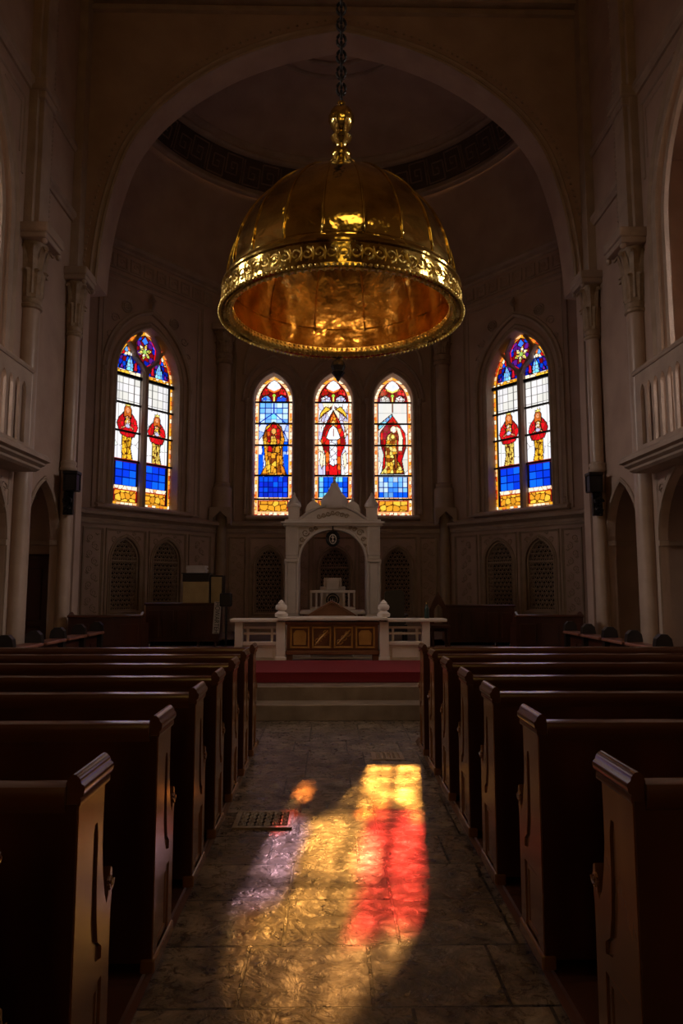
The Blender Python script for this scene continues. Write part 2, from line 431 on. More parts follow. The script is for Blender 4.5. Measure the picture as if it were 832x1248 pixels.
# outer walls, gallery floors, rear wall, ceiling
for sg, nm in ((-1, 'wall_left'), (1, 'wall_right')):
    F = Fr((X0+sg*8.2, 0), (0, 1), (-sg, 0))
    bm = nb(); plate(bm, F, rect(-8.3, 13.3, -.1, 14.2), [arch(c, 5.0, 7.6, .6, 1.0) for c in (2.0, 5.2, 8.7)]+[arch(c, 1.0, 2.3, .4, .6) for c in (2.0, 5.2)], 0, -.35)
    struct(nm, bm, M['plaster'])
    k = 6
    for c in (2.0, 5.2, 8.7):
        bm = nb(); plate(bm, F, arch(c, 5.0, 7.6, .62, 1.02), [], -.2, -.21); o = struct('window_%d' % (k if sg < 0 else k+3), bm, M['palepane'])
        b2 = nb(); sweep(b2, F, arch(c, 5.0, 7.6, .6, 1.0), [(-.05, -.25), (-.05, -.15), (.02, -.15), (.02, -.25)], closed=True)
        p, q = F(c-.03, 5, -.24), F(c+.03, 8.5, -.16); box(b2, min(p.x, q.x), max(p.x, q.x), c-.03, c+.03, 5, 8.55)
        for z in (5.9, 6.8, 7.6): box(b2, min(p.x, q.x), max(p.x, q.x), c-.6, c+.6, z, z+.05)
        obj('window_frame', b2, M['stone'], o); k += 1
    for c in (2.0, 5.2):
        bm = nb(); plate(bm, F, arch(c, 1.0, 2.3, .42, .62), [], -.2, -.21); struct('window_%d' % (12+k+sg), bm, M['palepane']); k += 1
    bm = nb(); x = sorted((X0+sg*5.05, X0+sg*8.2)); box(bm, x[0], x[1], -8.3, 13.0, 3.52, 3.86); struct('floor', bm, M['plaster'])
    bm = nb(); box(bm, x[0], x[1], -8.3, 13.0, 10.1, 10.3); struct('ceiling', bm, M['plaster'])
    # string inside the aisle on its end wall, seen through the small arch
    bm = nb(); x = sorted((X0+sg*5.16, X0+sg*8.2)); box(bm, x[0], x[1], 12.93, 13.01, 2.38, 2.46, .01); struct('trim_5', bm, M['stone'])
FB = Fr((X0, -8.0), (1, 0), (0, 1))
ROSE = [(2.6*0+1.25*math.cos(2*PI*i/28), 11.4+1.25*math.sin(2*PI*i/28)) for i in range(28)]
WW = [(-2.6, 5.2, .42), (0, 5.6, .5), (2.6, 5.2, .42)]
bm = nb(); plate(bm, FB, rect(-8.5, 8.5, -.1, 14.2), [arch(c, 3.2, z, w, .8) for c, z, w in WW]+[ROSE], 0, -.35); struct('wall_back', bm, M['plaster'])
for i, (c, z, w) in enumerate(WW):
    bm = nb(); plate(bm, FB, arch(c, 3.2, z, w+.02, .82), [], -.2, -.21); struct('window_%d' % (21+i), bm, M['amberpane'])
bm = nb(); plate(bm, FB, ROSE, [], -.2, -.21); o = struct('window_24', bm, M['amberpane'])
bm = nb()
for i in range(8):
    a = i*PI/4; F2 = FB
    tube(bm, [FB(0, 11.4, -.15), FB(1.25*math.cos(a), 11.4+1.25*math.sin(a), -.15)], .035, 6)
tube(bm, [FB(.45*math.cos(i*PI/8), 11.4+.45*math.sin(i*PI/8), -.15) for i in range(16)], .04, 6, closed=True)
obj('window_frame', bm, M['stone'], o)
bm = nb(); box(bm, -8.6, 8.8, -8.5, 13.6, 14.2, 14.4)
for y in np.arange(-6, 13, 2.4): box(bm, X0-5, X0+5, y-.12, y+.12, 13.9, 14.2)
struct('ceiling', bm, M['plaster'])

# ------------------------------------------------------------------ apse walls
ZT = 9.45
LATC = (.85*0+1.18, 2.88, 4.58)
SIDE = dict(c=1.7, z0=3.44, zs=6.45, w=.89, rise=1.28)
LANC = [(2.88-1.58, 3.46), (2.88, 3.46), (2.88+1.58, 3.46)]
LW, LS, LRS = .52, 6.5, .75
def cusp(cx, z0, zs, w, rise): return arch(cx, z0, zs, w, rise)
side_lat = [(1.21, .37), (2.36, .4)]
for F, nm in ((FL, 'wall_apse_left'), (FR, 'wall_apse_right')):
    bm = nb()
    plate(bm, F, rect(0, LO, 0, ZT+.4), [arch(SIDE['c'], SIDE['z0'], SIDE['zs'], SIDE['w'], SIDE['rise'], 14)]+[cusp(c, 1.08, 2.2, w, .52) for c, w in side_lat], 0, -.4)
    struct(nm, bm, M['plaster'])
    bm = nb(); plate(bm, F, rect(.6, 3.2, .6, 3.0), [], -.3, -.39); struct(nm, bm, M['void'])  # dark sheet in place of the shade behind the pierced screens
bm = nb()
clat = [(2.88-1.66, .36, .95), (2.88+.04, .4, 1.0), (2.88+1.66, .36, .95)]
plate(bm, FC, rect(0, 5.76, 0, ZT+.4), [arch(c, z, LS, LW, LRS, 12) for c, z in LANC]+[cusp(c, z0, 2.12, w, .5) for c, w, z0 in clat], 0, -.4)
struct('wall_apse_centre', bm, M['plaster'])
bm = nb(); plate(bm, FC, rect(.3, 5.5, .6, 3.0), [], -.3, -.39); struct('wall_apse_centre', bm, M['void'])  # shade-coloured sheet behind the centre screens' gaps
# return walls with a narrow dark doorway
for F, nm, dn in ((RL, 'wall_chancel_left', 'door_2'), (RR, 'wall_chancel_right', 'door_3')):
    bm = nb(); plate(bm, F, [(0, 0), (.42, 0), (.42, 2.7), (1.12, 2.7), (1.12, 0), (1.3, 0), (1.3, ZT+.4), (0, ZT+.4)], [], 0, -.4); struct(nm, bm, M['plaster'])
    bm = nb(); p, q = F(.42, 0, -.4), F(1.12, 0, -.34); box(bm, min(p.x, q.x), max(p.x, q.x), p.y, q.y, .49, 2.7, .01)
    for z0, z1 in ((.7, 1.5), (1.6, 2.55)):
        p, q = F(.52, 0, -.35), F(1.02, 0, -.32); box(bm, min(p.x, q.x), max(p.x, q.x), p.y, q.y, z0, z1, .01)
    struct(dn, bm, M['door'])
    bm = nb(); sweep(bm, F, [(.42, .49), (.42, 2.7), (1.12, 2.7), (1.12, .49)], [(0, -.01), (0, .04), (.07, .05), (.09, -.01)]); struct('trim_6', bm, M['stone'])

# horizontal mouldings running round the apse
def run_round(bm, z, prof):
    # prof (out, up)
    pts = [(X0-5.42, 13.6), (X0-5.42, 14.8), (X0-2.88, 18), (X0+2.88, 18), (X0+5.42, 14.8), (X0+5.42, 13.6)]
    rings = []
    for i, p in enumerate(pts):
        p = Vector(p); a = Vector(pts[i-1]) if i else None; b = Vector(pts[i+1]) if i < 5 else None
        d1 = (p-a).normalized() if a is not None else None; d2 = (b-p).normalized() if b is not None else None
        d1 = d1 or d2; d2 = d2 or d1
        n1 = Vector((d1.y, -d1.x)); n2 = Vector((d2.y, -d2.x)); m = n1+n2; m = m/m.dot(n1)
        rings.append([bm.verts.new((p.x+m.x*o, p.y+m.y*o, z+h)) for o, h in prof])
    k = len(prof)
    for A, B in zip(rings, rings[1:]):
        for j in range(k): bm.faces.new((A[j], A[(j+1) % k], B[(j+1) % k], B[j]))
bm = nb()
run_round(bm, 2.98, [(-.01, 0), (.05, 0), (.06, .04), (.03, .07), (.04, .12), (.12, .17), (.17, .19), (.18, .25), (.1, .3), (.04, .32), (-.01, .32)])
run_round(bm, .49, [(-.01, 0), (.12, 0), (.12, .14), (.06, .2), (-.01, .22)])
struct('trim_7', bm, M['stone'])
bm = nb()
run_round(bm, 9.3, [(-.01, 0), (.04, .02), (.05, .07), (.14, .1), (.2, .15), (.2, .2), (.12, .25), (-.01, .26)])
run_round(bm, 8.85, [(-.01, 0), (.03, .01), (.03, .05), (-.01, .06)])
struct('trim_8', bm, M['stone'])

# window surrounds and dado panelling per wall
def surround(bm, F, c, z0, zs, w, rise, big):
    o = arch(c, z0, zs, w, rise, 14)
    sweep(bm, F, o, [(-.035, -.26), (-.035, -.16), (0.0, -.02), (0.0, .03), (.04, .055), (.07, .02), (.11, .02), (.13, .05), (.165, .02), (.165, -.01)])
    if big:
        o2 = arch(c, z0, zs, w+.26, rise+.34, 14)
        sweep(bm, F, o2, [(0, -.01), (0, .07), (.05, .1), (.09, .06), (.14, .06), (.14, -.01)])
        o2 = arch(c, z0, zs, w+.3, rise+.38, 14)
        t = F(c, zs+rise+.62, .06)
        tube(bm, [F(c, zs+rise+.45, .06), F(c, zs+rise+.58, .08), F(c, zs+rise+.66, .08), F(c, zs+rise+.84, .05)], [.03, .05, .075, .01], 8)
    # sill
    p = [(c-w-.3*big-.14, z0), (c+w+.3*big+.14, z0)]
    sweep(bm, F, p, [(0, -.3), (0, .05), (-.05, .14), (-.1, .14), (-.14, .04), (-.14, -.01)])
    for sg in (-1, 1):   # slim jamb shafts with small capitals
        s = c+sg*(w+(.33 if big else .18))
        q = F(s, 0, .04)
        solid_lathe(bm, [(.055, z0+.02), (.055, z0+.12), (.035, z0+.16), (.035, zs-.14), (.05, zs-.12), (.04, zs-.09), (.07, zs+.0), (.075, zs+.05)], (q.x, q.y, 0), 10)
def roundel(bm, F, s, z, r):
    for q in (r, r*.62):
        tube(bm, [F(s+q*math.cos(2*PI*i/20), z+q*math.sin(2*PI*i/20), .02) for i in range(20)], .02, 6, closed=True)
    for i in range(5): spiral(bm, F, s+r*.33*math.cos(i*1.257), z+r*.33*math.sin(i*1.257), r*.26, 1, .02, .014)
def panel_frame(bm, F, s0, s1, z0, z1, d=.035):
    pts = rect(s0, s1, z0, z1)
    sweep(bm, F, pts, [(0, -.01), (0, d), (-.02, d), (-.03, d*.4), (-.045, d*.4), (-.055, -.01)], closed=True)
def flower_relief(bm, F, s0, s1, z0, z1, st=.21):
    k = 0; z = z0+.14
    while z < z1-.08:
        sg = 1 if k % 2 else -1; cx = (s0+s1)/2+sg*.06
        spiral(bm, F, cx, z, .085, 1.4, .004, .012, sg, PI/2*sg)
        for a in (0.6, 2.5):
            x, y = (s0+s1)/2-sg*.11, z+.06
            tube(bm, [F(x, y, .004), F(x+.03*math.cos(a), y+.05*math.sin(a), .012), F(x+.07*math.cos(a), y+.07*math.sin(a), .004)], [.006, .014, .004], 5)
        z += st*.8; k += 1
for F in (FL, FR):
    bm = nb(); surround(bm, F, SIDE['c'], SIDE['z0'], SIDE['zs'], SIDE['w'], SIDE['rise'], 1)
    panel_frame(bm, F, .28, 3.3, 3.34, 8.75, .05)
    sweep(bm, F, rect(.42, 3.16, 3.34, 8.6), roll(0, .02), closed=False)
    roundel(bm, F, 1.02, 8.05, .13); roundel(bm, F, 2.38, 8.05, .13)
    for s0, z, sg in ((.72, 7.7, 1), (2.72, 7.7, -1), (.62, 7.3, -1), (2.8, 7.3, 1)): spiral(bm, F, s0, z, .12, 1.4, .01, .016, sg)
    for i in range(9):                                   # carved band below the cornice
        panel_frame(bm, F, .35+i*.37, .63+i*.37, 8.92, 9.22, .025)
        spiral(bm, F, .49+i*.37, 9.07, .07, 1.2, .005, .012)
    struct('trim_9', bm, M['stone'])
    bm = nb()
    panel_frame(bm, F, .12, .62, .78, 2.9); flower_relief(bm, F, .14, .6, .85, 2.85)
    panel_frame(bm, F, .68, 1.74, .78, 2.9); panel_frame(bm, F, 1.82, 2.92, .78, 2.9)
    panel_frame(bm, F, 3.0, 3.72, .78, 2.9); flower_relief(bm, F, 3.1, 3.62, .85, 2.85)
    for c, w in side_lat:
        sweep(bm, F, arch(c, 1.08, 2.2, w, .52), [(0, -.1), (0, .03), (.03, .045), (.05, .02), (.08, .03), (.08, -.01)], closed=True)
        for sg in (-1, 1): spiral(bm, F, c+sg*(w*.82), 2.68, .09, 1.4, .005, .014, sg); spiral(bm, F, c+sg*w*.55, 2.82, .05, 1.2, .005, .012, -sg)
        p = [(c-w-.12, 1.0), (c+w+.12, 1.0)]; sweep(bm, F, p, [(0, -.01), (0, .07), (-.05, .09), (-.08, .03), (-.08, -.01)])
    struct('trim_10', bm, M['lattice'])
bm = nb()
for c, z in LANC: surround(bm, FC, c, z, LS, LW, LRS, 0)
for c, z in LANC:
    sweep(bm, FC, arch(c, LS-.02, LS, LW+.24, LRS+.42, 12), [(0, -.01), (0, .06), (.04, .085), (.07, .05), (.1, .05), (.1, -.01)])
sweep(bm, FC, rect(.32, 5.44, 3.36, 8.5), [(0, -.01), (0, .06), (.03, .06), (.05, .02), (.08, .02), (.1, -.01)])
sweep(bm, FC, arch(2.88, 7.2, 7.3, 2.3, 1.3, 16), [(0, -.01), (0, .05), (.05, .08), (.1, .05), (.1, -.01)])
struct('trim_9', bm, M['stone'])
bm = nb()
for s0, s1 in ((.72, 1.74), (4.02, 5.04), (2.35, 3.47)): panel_frame(bm, FC, s0, s1, .78, 2.9)
for s0, s1 in ((.2, .64), (5.12, 5.56), (1.84, 2.28), (3.52, 3.94)): panel_frame(bm, FC, s0, s1, .78, 2.9); flower_relief(bm, FC, s0+.04, s1-.04, .85, 2.85)
for c, w, z0 in clat:
    sweep(bm, FC, arch(c, z0, 2.12, w, .5), [(0, -.1), (0, .03), (.03, .045), (.05, .02), (.08, .03), (.08, -.01)], closed=True)
    for sg in (-1, 1): spiral(bm, FC, c+sg*(w*.82), 2.6, .09, 1.4, .005, .014, sg)
struct('trim_10', bm, M['lattice'])

# pierced stone lattice screens
def lattice(F, c, z0, zs, w, rise, label):
    bm = nb(); inside = lambda s, z: z0-.01 <= z <= zs+rise and abs(s-c) <= halfw(z, zs, w, rise)+.01
    st, h = .115, .1
    def seg(a, b, r=.011): tube(bm, [F(a[0], a[1], -.06), F(b[0], b[1], -.06)], r, 4)
    nodes = []
    r_ = 0; z = z0
    while z < zs+rise:
        off = (r_ % 2)*st/2; s = c-math.ceil(w/st)*st+off
        while s < c+w+st:
            nodes.append((s, z))
            for t in ((s+st/2, z+h), (s-st/2, z+h), (s+st, z)):
                if inside(s, z) and inside(*t): seg((s, z), t)
            if inside(s, z):
                p = F(s, z, -.055); bmesh.ops.create_icosphere(bm, subdivisions=1, radius=.022, matrix=Matrix.Translation(p))
                q = [F(s+.03*math.cos(i*PI/3), z+.05+.03*math.sin(i*PI/3), -.06) for i in range(6)]
                if inside(s, z+.05): tube(bm, q, .008, 4, closed=True)
            s += st
        z += h; r_ += 1
    b2 = nb(); sweep(b2, F, arch(c, z0, zs, w-.005, rise), [(-.04, -.09), (-.04, -.03), (.0, -.03), (.0, -.09)], closed=True)
    p, q = F(c-w, zs-.02, -.08), F(c+w, zs+.03, -.04)
    sweep(b2, F, [(c-w, zs), (c+w, zs)], [(-.015, -.08), (-.015, -.035), (.015, -.035), (.015, -.08)])
    o = F(c, z0, 0); t = thing('lattice_screen', label, 'stone screen', o)
    obj('lattice', bm, M['lattice'], t); obj('screen_frame', b2, M['lattice'], t); local(t)
for F, sd in ((FL, 'left'), (FR, 'right')):
    lattice(F, side_lat[0][0], 1.08, 2.2, side_lat[0][1], .52, 'pointed pierced stone screen low in the %s apse wall, farther from the altar' % sd)
    lattice(F, side_lat[1][0], 1.08, 2.2, side_lat[1][1], .52, 'pointed pierced stone screen low in the %s apse wall, nearer to the corner shaft' % sd)
for (c, w, z0), nm in zip(clat, ('on the rear wall left of the white altar canopy', 'seen through the arch of the white altar canopy', 'on the rear wall right of the white altar canopy')):
    lattice(FC, c, z0, 2.12, w, .5, 'pointed pierced stone screen '+nm)

# ------------------------------------------------------------------ apse vault
CYR = 13.2
def poly_r(a):
    # distance from (X0, CYR) to the apse wall polygon in direction a
    d = Vector((math.cos(a), math.sin(a))); best = 9
    P = [Vector((5.42, -1)), Vector((5.42, 1.6)), Vector((2.88, 4.8)), Vector((-2.88, 4.8)), Vector((-5.42, 1.6)), Vector((-5.42, -1))]
    for p, q in zip(P, P[1:]):
        e = q-p; det = d.x*(-e.y)+e.x*d.y
        if abs(det) < 1e-9: continue
        t = (p.x*(-e.y)+e.x*p.y)/det; s = (d.x*p.y-d.y*p.x)/det
        if t > 0 and -1e-6 <= s <= 1+1e-6: best = min(best, t)
    return best
def loft(bm, rows, n=96, a0=-.02, a1=PI+.02):
    rings = []
    for f in rows:
        ring = []
        for i in range(n+1):
            a = a0+(a1-a0)*i/n; r, z = f(a); ring.append(bm.verts.new((X0+r*math.cos(a), CYR+r*math.sin(a), z)))
        rings.append(ring)
    for A, B in zip(rings, rings[1:]):
        for i in range(n): bm.faces.new((A[i], A[i+1], B[i+1], B[i]))
def mixr(t, z, R=4.62): return lambda a: ((poly_r(a)*(1-t)+R*t), z)
def cr(r, z): return lambda a: (r, z)
bm = nb()
rows = [lambda a: (poly_r(a)+.02, 9.4)]+[mixr(1-math.cos(t*PI/2) if False else t**1.6, 9.45+2.4*math.sin(t*PI/2)**1.0) for t in (0, .15, .3, .45, .6, .75, .9, 1.0)]
loft(bm, rows)
o = struct('ceiling', bm, M['plaster'], smooth=True)
bm = nb(); loft(bm, [cr(4.3, 12.72), cr(4.1, 12.85), cr(3.6, 13.05), cr(3, 13.22), cr(2.2, 13.42), cr(1.4, 13.55), cr(.7, 13.62), cr(.01, 13.64)])
struct('ceiling', bm, M['plaster'], smooth=True)
bm = nb()
loft(bm, [cr(4.7, 11.8), cr(4.55, 11.78), cr(4.52, 11.84), cr(4.62, 11.9), cr(4.58, 11.96), cr(4.66, 12.0)])
loft(bm, [cr(4.4, 12.66), cr(4.26, 12.64), cr(4.2, 12.7), cr(4.26, 12.76), cr(4.14, 12.8), cr(4.08, 12.86), cr(4.14, 12.92), cr(4.0, 12.96), cr(3.96, 13.0), cr(4.1, 13.05)])
for r, z in ((1.9, 13.48), (1.55, 13.53), (1.2, 13.57), (.5, 13.62)): loft(bm, [cr(r+.06, z+.02), cr(r+.04, z-.05), cr(r, z-.06), cr(r-.04, z-.03), cr(r-.05, z+.05)])
struct('trim_11', bm, M['stone'], smooth=True)
bm = nb(); loft(bm, [cr(4.66, 11.95), cr(4.38, 12.68)]); struct('trim_12', bm, M['frieze'], smooth=True)
# key pattern on the dark band
bm = nb()
def bandp(a, h, out=.012):
    r = 4.66+(4.38-4.66)*h-out; return Vector((X0+r*math.cos(a), CYR+r*math.sin(a), 11.95+.73*h))
def bseg(a0, h0, a1, h1, w=.022):
    n = max(1, int(abs(a1-a0)/.05)); pts = [bandp(a0+(a1-a0)*i/n, h0+(h1-h0)*i/n) for i in range(n+1)]
    tube(bm, pts, w, 4)
NK = 26
for k in range(NK):
    a = .12+k*(PI-.24)/NK; w = (PI-.24)/NK*.86
    f = lambda u: a+u*w
    path = [(0, .12), (0, .88), (1, .88), (1, .3), (.3, .3), (.3, .66), (.68, .66), (.68, .48), (.5, .48)]
    if k % 2: path = [(1-u, 1-h) for u, h in path]
    for (u, h), (u2, h2) in zip(path, path[1:]): bseg(f(u), h, f(u2), h2)
struct('trim_13', bm, noise_mat('band_relief', (.2, .13, .09, 1), (.27, .18, .13, 1), 6, .6, .2, 40))

# ------------------------------------------------------------------ columns
def acanthus(bm, c, r0, r1, z0, z1, n, ph=0):
    # leaves curling out from the bell
    for k in range(n):
        a = ph+2*PI*k/n; d = Vector((math.cos(a), math.sin(a), 0)); s = Vector((-d.y, d.x, 0))
        m = 7; rows = []
        for i in range(m+1):
            t = i/m; z = z0+(z1-z0)*min(1, t*1.12) if t < .9 else z0+(z1-z0)*(1.0-(t-.9)*1.4)
            r = r0+(r1-r0)*t**2.2+(.035 if t > .8 else 0)*(t-.8)/.2
            wd = PI*r0/n*(.95+.35*math.sin(t*PI))*(1-.55*t**3)
            p = Vector(c)+d*r+Vector((0, 0, z))
            rows.append([bm.verts.new(p-s*wd-d*.012), bm.verts.new(p-s*wd*.45+d*.008), bm.verts.new(p+d*.026), bm.verts.new(p+s*wd*.45+d*.008), bm.verts.new(p+s*wd-d*.012)])
        for A, B in zip(rows, rows[1:]):
            for j in range(4): bm.faces.new((A[j], A[j+1], B[j+1], B[j]))
def column(x, y, z0, zc0, zc1, r, label, abx=1.0, sg=1):
    t = thing('column', label, 'column', (x, y, z0))
    c = (x, y, 0)
    bm = nb(); solid_lathe(bm, [(r*1.02, z0+.28), (r, z0+.5), (r, zc0-.05)], c, 28); obj('shaft', bm, M['shaft'], t, smooth=True, angle=40)
    bm = nb(); solid_lathe(bm, [(r*1.5, z0), (r*1.5, z0+.1), (r*1.35, z0+.12), (r*1.42, z0+.17), (r*1.2, z0+.21), (r*1.1, z0+.24), (r*1.16, z0+.27), (r*1.0, z0+.29)], c, 28); obj('base', bm, M['stone'], t, smooth=True, angle=40)
    bm = nb(); h = zc1-zc0
    solid_lathe(bm, [(r, zc0-.08), (r*1.22, zc0-.06), (r*1.25, zc0-.02), (r*1.05, zc0+.01), (r*1.2, zc0+.05), (r*1.2, zc0+.09), (r*1.02, zc0+.12), (r*1.08, zc0+h*.45), (r*1.35, zc0+h*.7), (r*1.7, zc0+h*.84)], c, 28)
    acanthus(bm, c, r*1.08, r*1.42, zc0+.1, zc0+h*.46, 8)
    acanthus(bm, c, r*1.1, r*1.8, zc0+.16, zc0+h*.78, 8, PI/8)
    obj('capital', bm, M['capital'], t, smooth=True, angle=50)
    bm = nb(); q = r*2.0*abx
    box(bm, x-q*.9, x+q*.9, y-q*.9, y+q*.9, zc0+h*.8, zc0+h*.88, .02); box(bm, x-q, x+q, y-q, y+q, zc0+h*.87, zc1, .03)
    for a in range(4):      # corner volutes
        xx = x+q*.8*(1 if a % 2 else -1); yy = y+q*.8*(1 if a//2 else -1)
        bmesh.ops.create_icosphere(bm, subdivisions=2, radius=r*.36, matrix=Matrix.Translation((xx, yy, zc0+h*.76)))
    obj('abacus', bm, M['stone'], t)
    if r < .13:
        bm = nb(); solid_lathe(bm, [(r, 3.72), (r*1.25, 3.75), (r*1.25, 3.79), (r*1.1, 3.82), (r*1.2, 3.86), (r*1.2, 3.89), (r, 3.92)], c, 28); obj('shaft_ring', bm, M['stone'], t, smooth=True, angle=50)
    local(t); return t
for sg, sd in ((-1, 'left'), (1, 'right')):
    column(X0+sg*4.95, 11.0, 0, 6.15, 7.42, .145, 'tall pale engaged column on the %s, beside the gallery balcony' % sd, 1.25)
    column(X0+sg*4.9, 12.76, 0, 6.35, 7.55, .122, 'tall pale slender column on the %s, carrying the great arch and a wall lantern' % sd, 1.2)
# apse corner shafts
for sg, sd in ((-1, 'left'), (1, 'right')):
    x, y = X0+sg*2.86, 17.82; c = (x, y, 0)
    t = thing('column', 'pale apse corner shaft on a bracket block, %s of the three lancet windows' % sd, 'column', (x, y, .49))
    bm = nb(); solid_lathe(bm, [(.17, 4.2), (.17, 7.5)], c, 24); obj('shaft', bm, M['shaft'], t, smooth=True, angle=40)
    bm = nb(); solid_lathe(bm, [(.17, 7.4), (.22, 7.43), (.22, 7.5), (.18, 7.53), (.23, 7.6), (.23, 7.66), (.17, 7.7), (.18, 8.0), (.26, 8.3)], c, 24); acanthus(bm, c, .18, .3, 7.7, 8.25, 8); acanthus(bm, c, .18, .25, 7.7, 8.0, 8, PI/8); obj('capital', bm, M['capital'], t, smooth=True, angle=50)
    bm = nb(); box(bm, x-.3, x+.3, y-.28, y+.1, 8.28, 8.45, .03); obj('abacus', bm, M['stone'], t)
    bm = nb(); solid_lathe(bm, [(.17, 4.28), (.21, 4.25), (.2, 4.18), (.24, 4.14), (.26, 4.1), (.26, 3.62), (.25, 3.55)], c, 24)
    # pointed hood under the block
    FF = Fr((x, y-.2), (1, 0), (0, -1))
    plate(bm, FF, [(-.27, 3.18), (-.27, 3.62), (.27, 3.62), (.27, 3.18), (.2, 3.2), (.17, 3.36), (0, 3.52), (-.17, 3.36), (-.2, 3.2)], [], -.2, .08)
    obj('bracket_block', bm, M['stone'], t, smooth=True, angle=30)
    bm = nb(); solid_lathe(bm, [(.2, .49), (.2, .62), (.15, .68), (.13, .74), (.125, 3.5)], c, 20); obj('lower_shaft', bm, M['lattice'], t, smooth=True, angle=40)
    bm = nb(); solid_lathe(bm, [(.1, 8.4), (.1, 9.4)], c, 16); obj('upper_shaft', bm, M['stone'], t, smooth=True, angle=40)
    local(t)

# ------------------------------------------------------------------ stained glass
def C(r, g, b): return np.array(srgb(r, g, b)[:3])
CREAM, PEACH, ORNG, AMB, RED, DRED = C(255, 236, 200), C(255, 190, 130), C(240, 120, 40), C(235, 160, 40), C(215, 20, 25), C(130, 12, 20)
BLUE, DBLUE, LBLUE, CYAN, WHITE, LILAC, GOLD, PURP, LEAD = C(10, 85, 245), C(10, 30, 160), C(110, 175, 245), C(120, 215, 250), C(238, 238, 244), C(205, 205, 240), C(240, 190, 60), C(90, 25, 130), C(12, 9, 12)
YEL = C(245, 225, 110); GREY = C(215, 214, 208); BROWN = C(130, 65, 20); SKIN = C(225, 150, 100)
def h2(a, b, k=0):
    v = np.sin(a*127.1+b*311.7+k*74.7)*43758.5453; return v-np.floor(v)
class Paint:
    def __init__(p, x, z): p.x, p.z = x, z; p.c = np.zeros(x.shape+(3,))+LEAD
    def fill(p, m, col, j=.12):
        v = 1+j*(h2(np.floor(p.x*23), np.floor(p.z*19))-.5)*2
        p.c[m] = (col*v[..., None])[m]
    def voro(p, m, cols, sx, sz, lead=.012, seed=0, j=.2, leadc=LEAD):
        gx, gz = p.x/sx, p.z/sz; ix, iz = np.floor(gx), np.floor(gz)
        best = np.full(p.x.shape, 9.); sec = np.full(p.x.shape, 9.); hid = np.zeros(p.x.shape); hv = np.zeros(p.x.shape)
        for dx_ in (-1, 0, 1):
            for dz_ in (-1, 0, 1):
                cx, cz = ix+dx_, iz+dz_
                px = cx+.2+.6*h2(cx, cz, seed+1); pz = cz+.2+.6*h2(cx, cz, seed+2)
                d = np.hypot((gx-px)*sx, (gz-pz)*sz); nw = d < best
                sec = np.where(nw, best, np.minimum(sec, d)); best = np.where(nw, d, best)
                hid = np.where(nw, h2(cx, cz, seed+3), hid); hv = np.where(nw, h2(cx, cz, seed+4), hv)
        cols = np.array(cols); idx = np.minimum((hid*len(cols)).astype(int), len(cols)-1)
        out = cols[idx]*(1+j*(hv-.5)*2)[..., None]
        out = np.where((sec-best < lead*1.6)[..., None], leadc, out)
        p.c[m] = out[m]
    def grid(p, m, cols, x0, x1, z0, z1, nx, nz, lead=.011, seed=0, j=.2, leadc=LEAD):
        gx = (p.x-x0)/(x1-x0)*nx; gz = (p.z-z0)/(z1-z0)*nz
        m = m & (gx > 0) & (gx < nx) & (gz > 0) & (gz < nz)
        fx, fz = np.floor(gx), np.floor(gz); a, b = h2(fx, fz, seed+9), h2(fx, fz, seed+5)
        cols = np.array(cols); out = cols[np.minimum((a*len(cols)).astype(int), len(cols)-1)]*(1+j*(b-.5)*2)[..., None]
        dxm = np.minimum(gx-fx, fx+1-gx)*(x1-x0)/nx; dzm = np.minimum(gz-fz, fz+1-gz)*(z1-z0)/nz
        out = np.where((np.minimum(dxm, dzm) < lead)[..., None], leadc, out); p.c[m] = out[m]
    def poly(p, pts):
        m = np.zeros(p.x.shape, bool); n = len(pts)
        for i in range(n):
            (x1, z1), (x2, z2) = pts[i], pts[(i+1) % n]
            if z1 == z2: continue
            c = ((z1 > p.z) != (z2 > p.z)) & (p.x < (x2-x1)*(p.z-z1)/(z2-z1)+x1); m ^= c
        return m
    def line(p, pts, w, col=LEAD, closed=False):
        n = len(pts)
        for i in range(n if closed else n-1):
            (x1, z1), (x2, z2) = pts[i], pts[(i+1) % n]
            L2 = (x2-x1)**2+(z2-z1)**2+1e-12
            t = np.clip(((p.x-x1)*(x2-x1)+(p.z-z1)*(z2-z1))/L2, 0, 1)
            d = np.hypot(p.x-x1-t*(x2-x1), p.z-z1-t*(z2-z1)); p.c[d < w] = col
    def shape(p, pts, col, w=.011, cols=None, sx=.08, sz=.11, seed=0, j=.12):
        m = p.poly(pts)
        if cols is None: p.fill(m, col, j)
        else: p.voro(m, cols, sx, sz, .008, seed, j, leadc=BROWN*.4)
        p.line(pts, w, closed=True)
    def ell(p, cx, cz, rx, rz, col, w=.01):
        q = ((p.x-cx)/rx)**2+((p.z-cz)/rz)**2; p.fill(q < 1, col)
        p.c[(q >= 1) & (q < (1+w/min(rx, rz))**2)] = LEAD
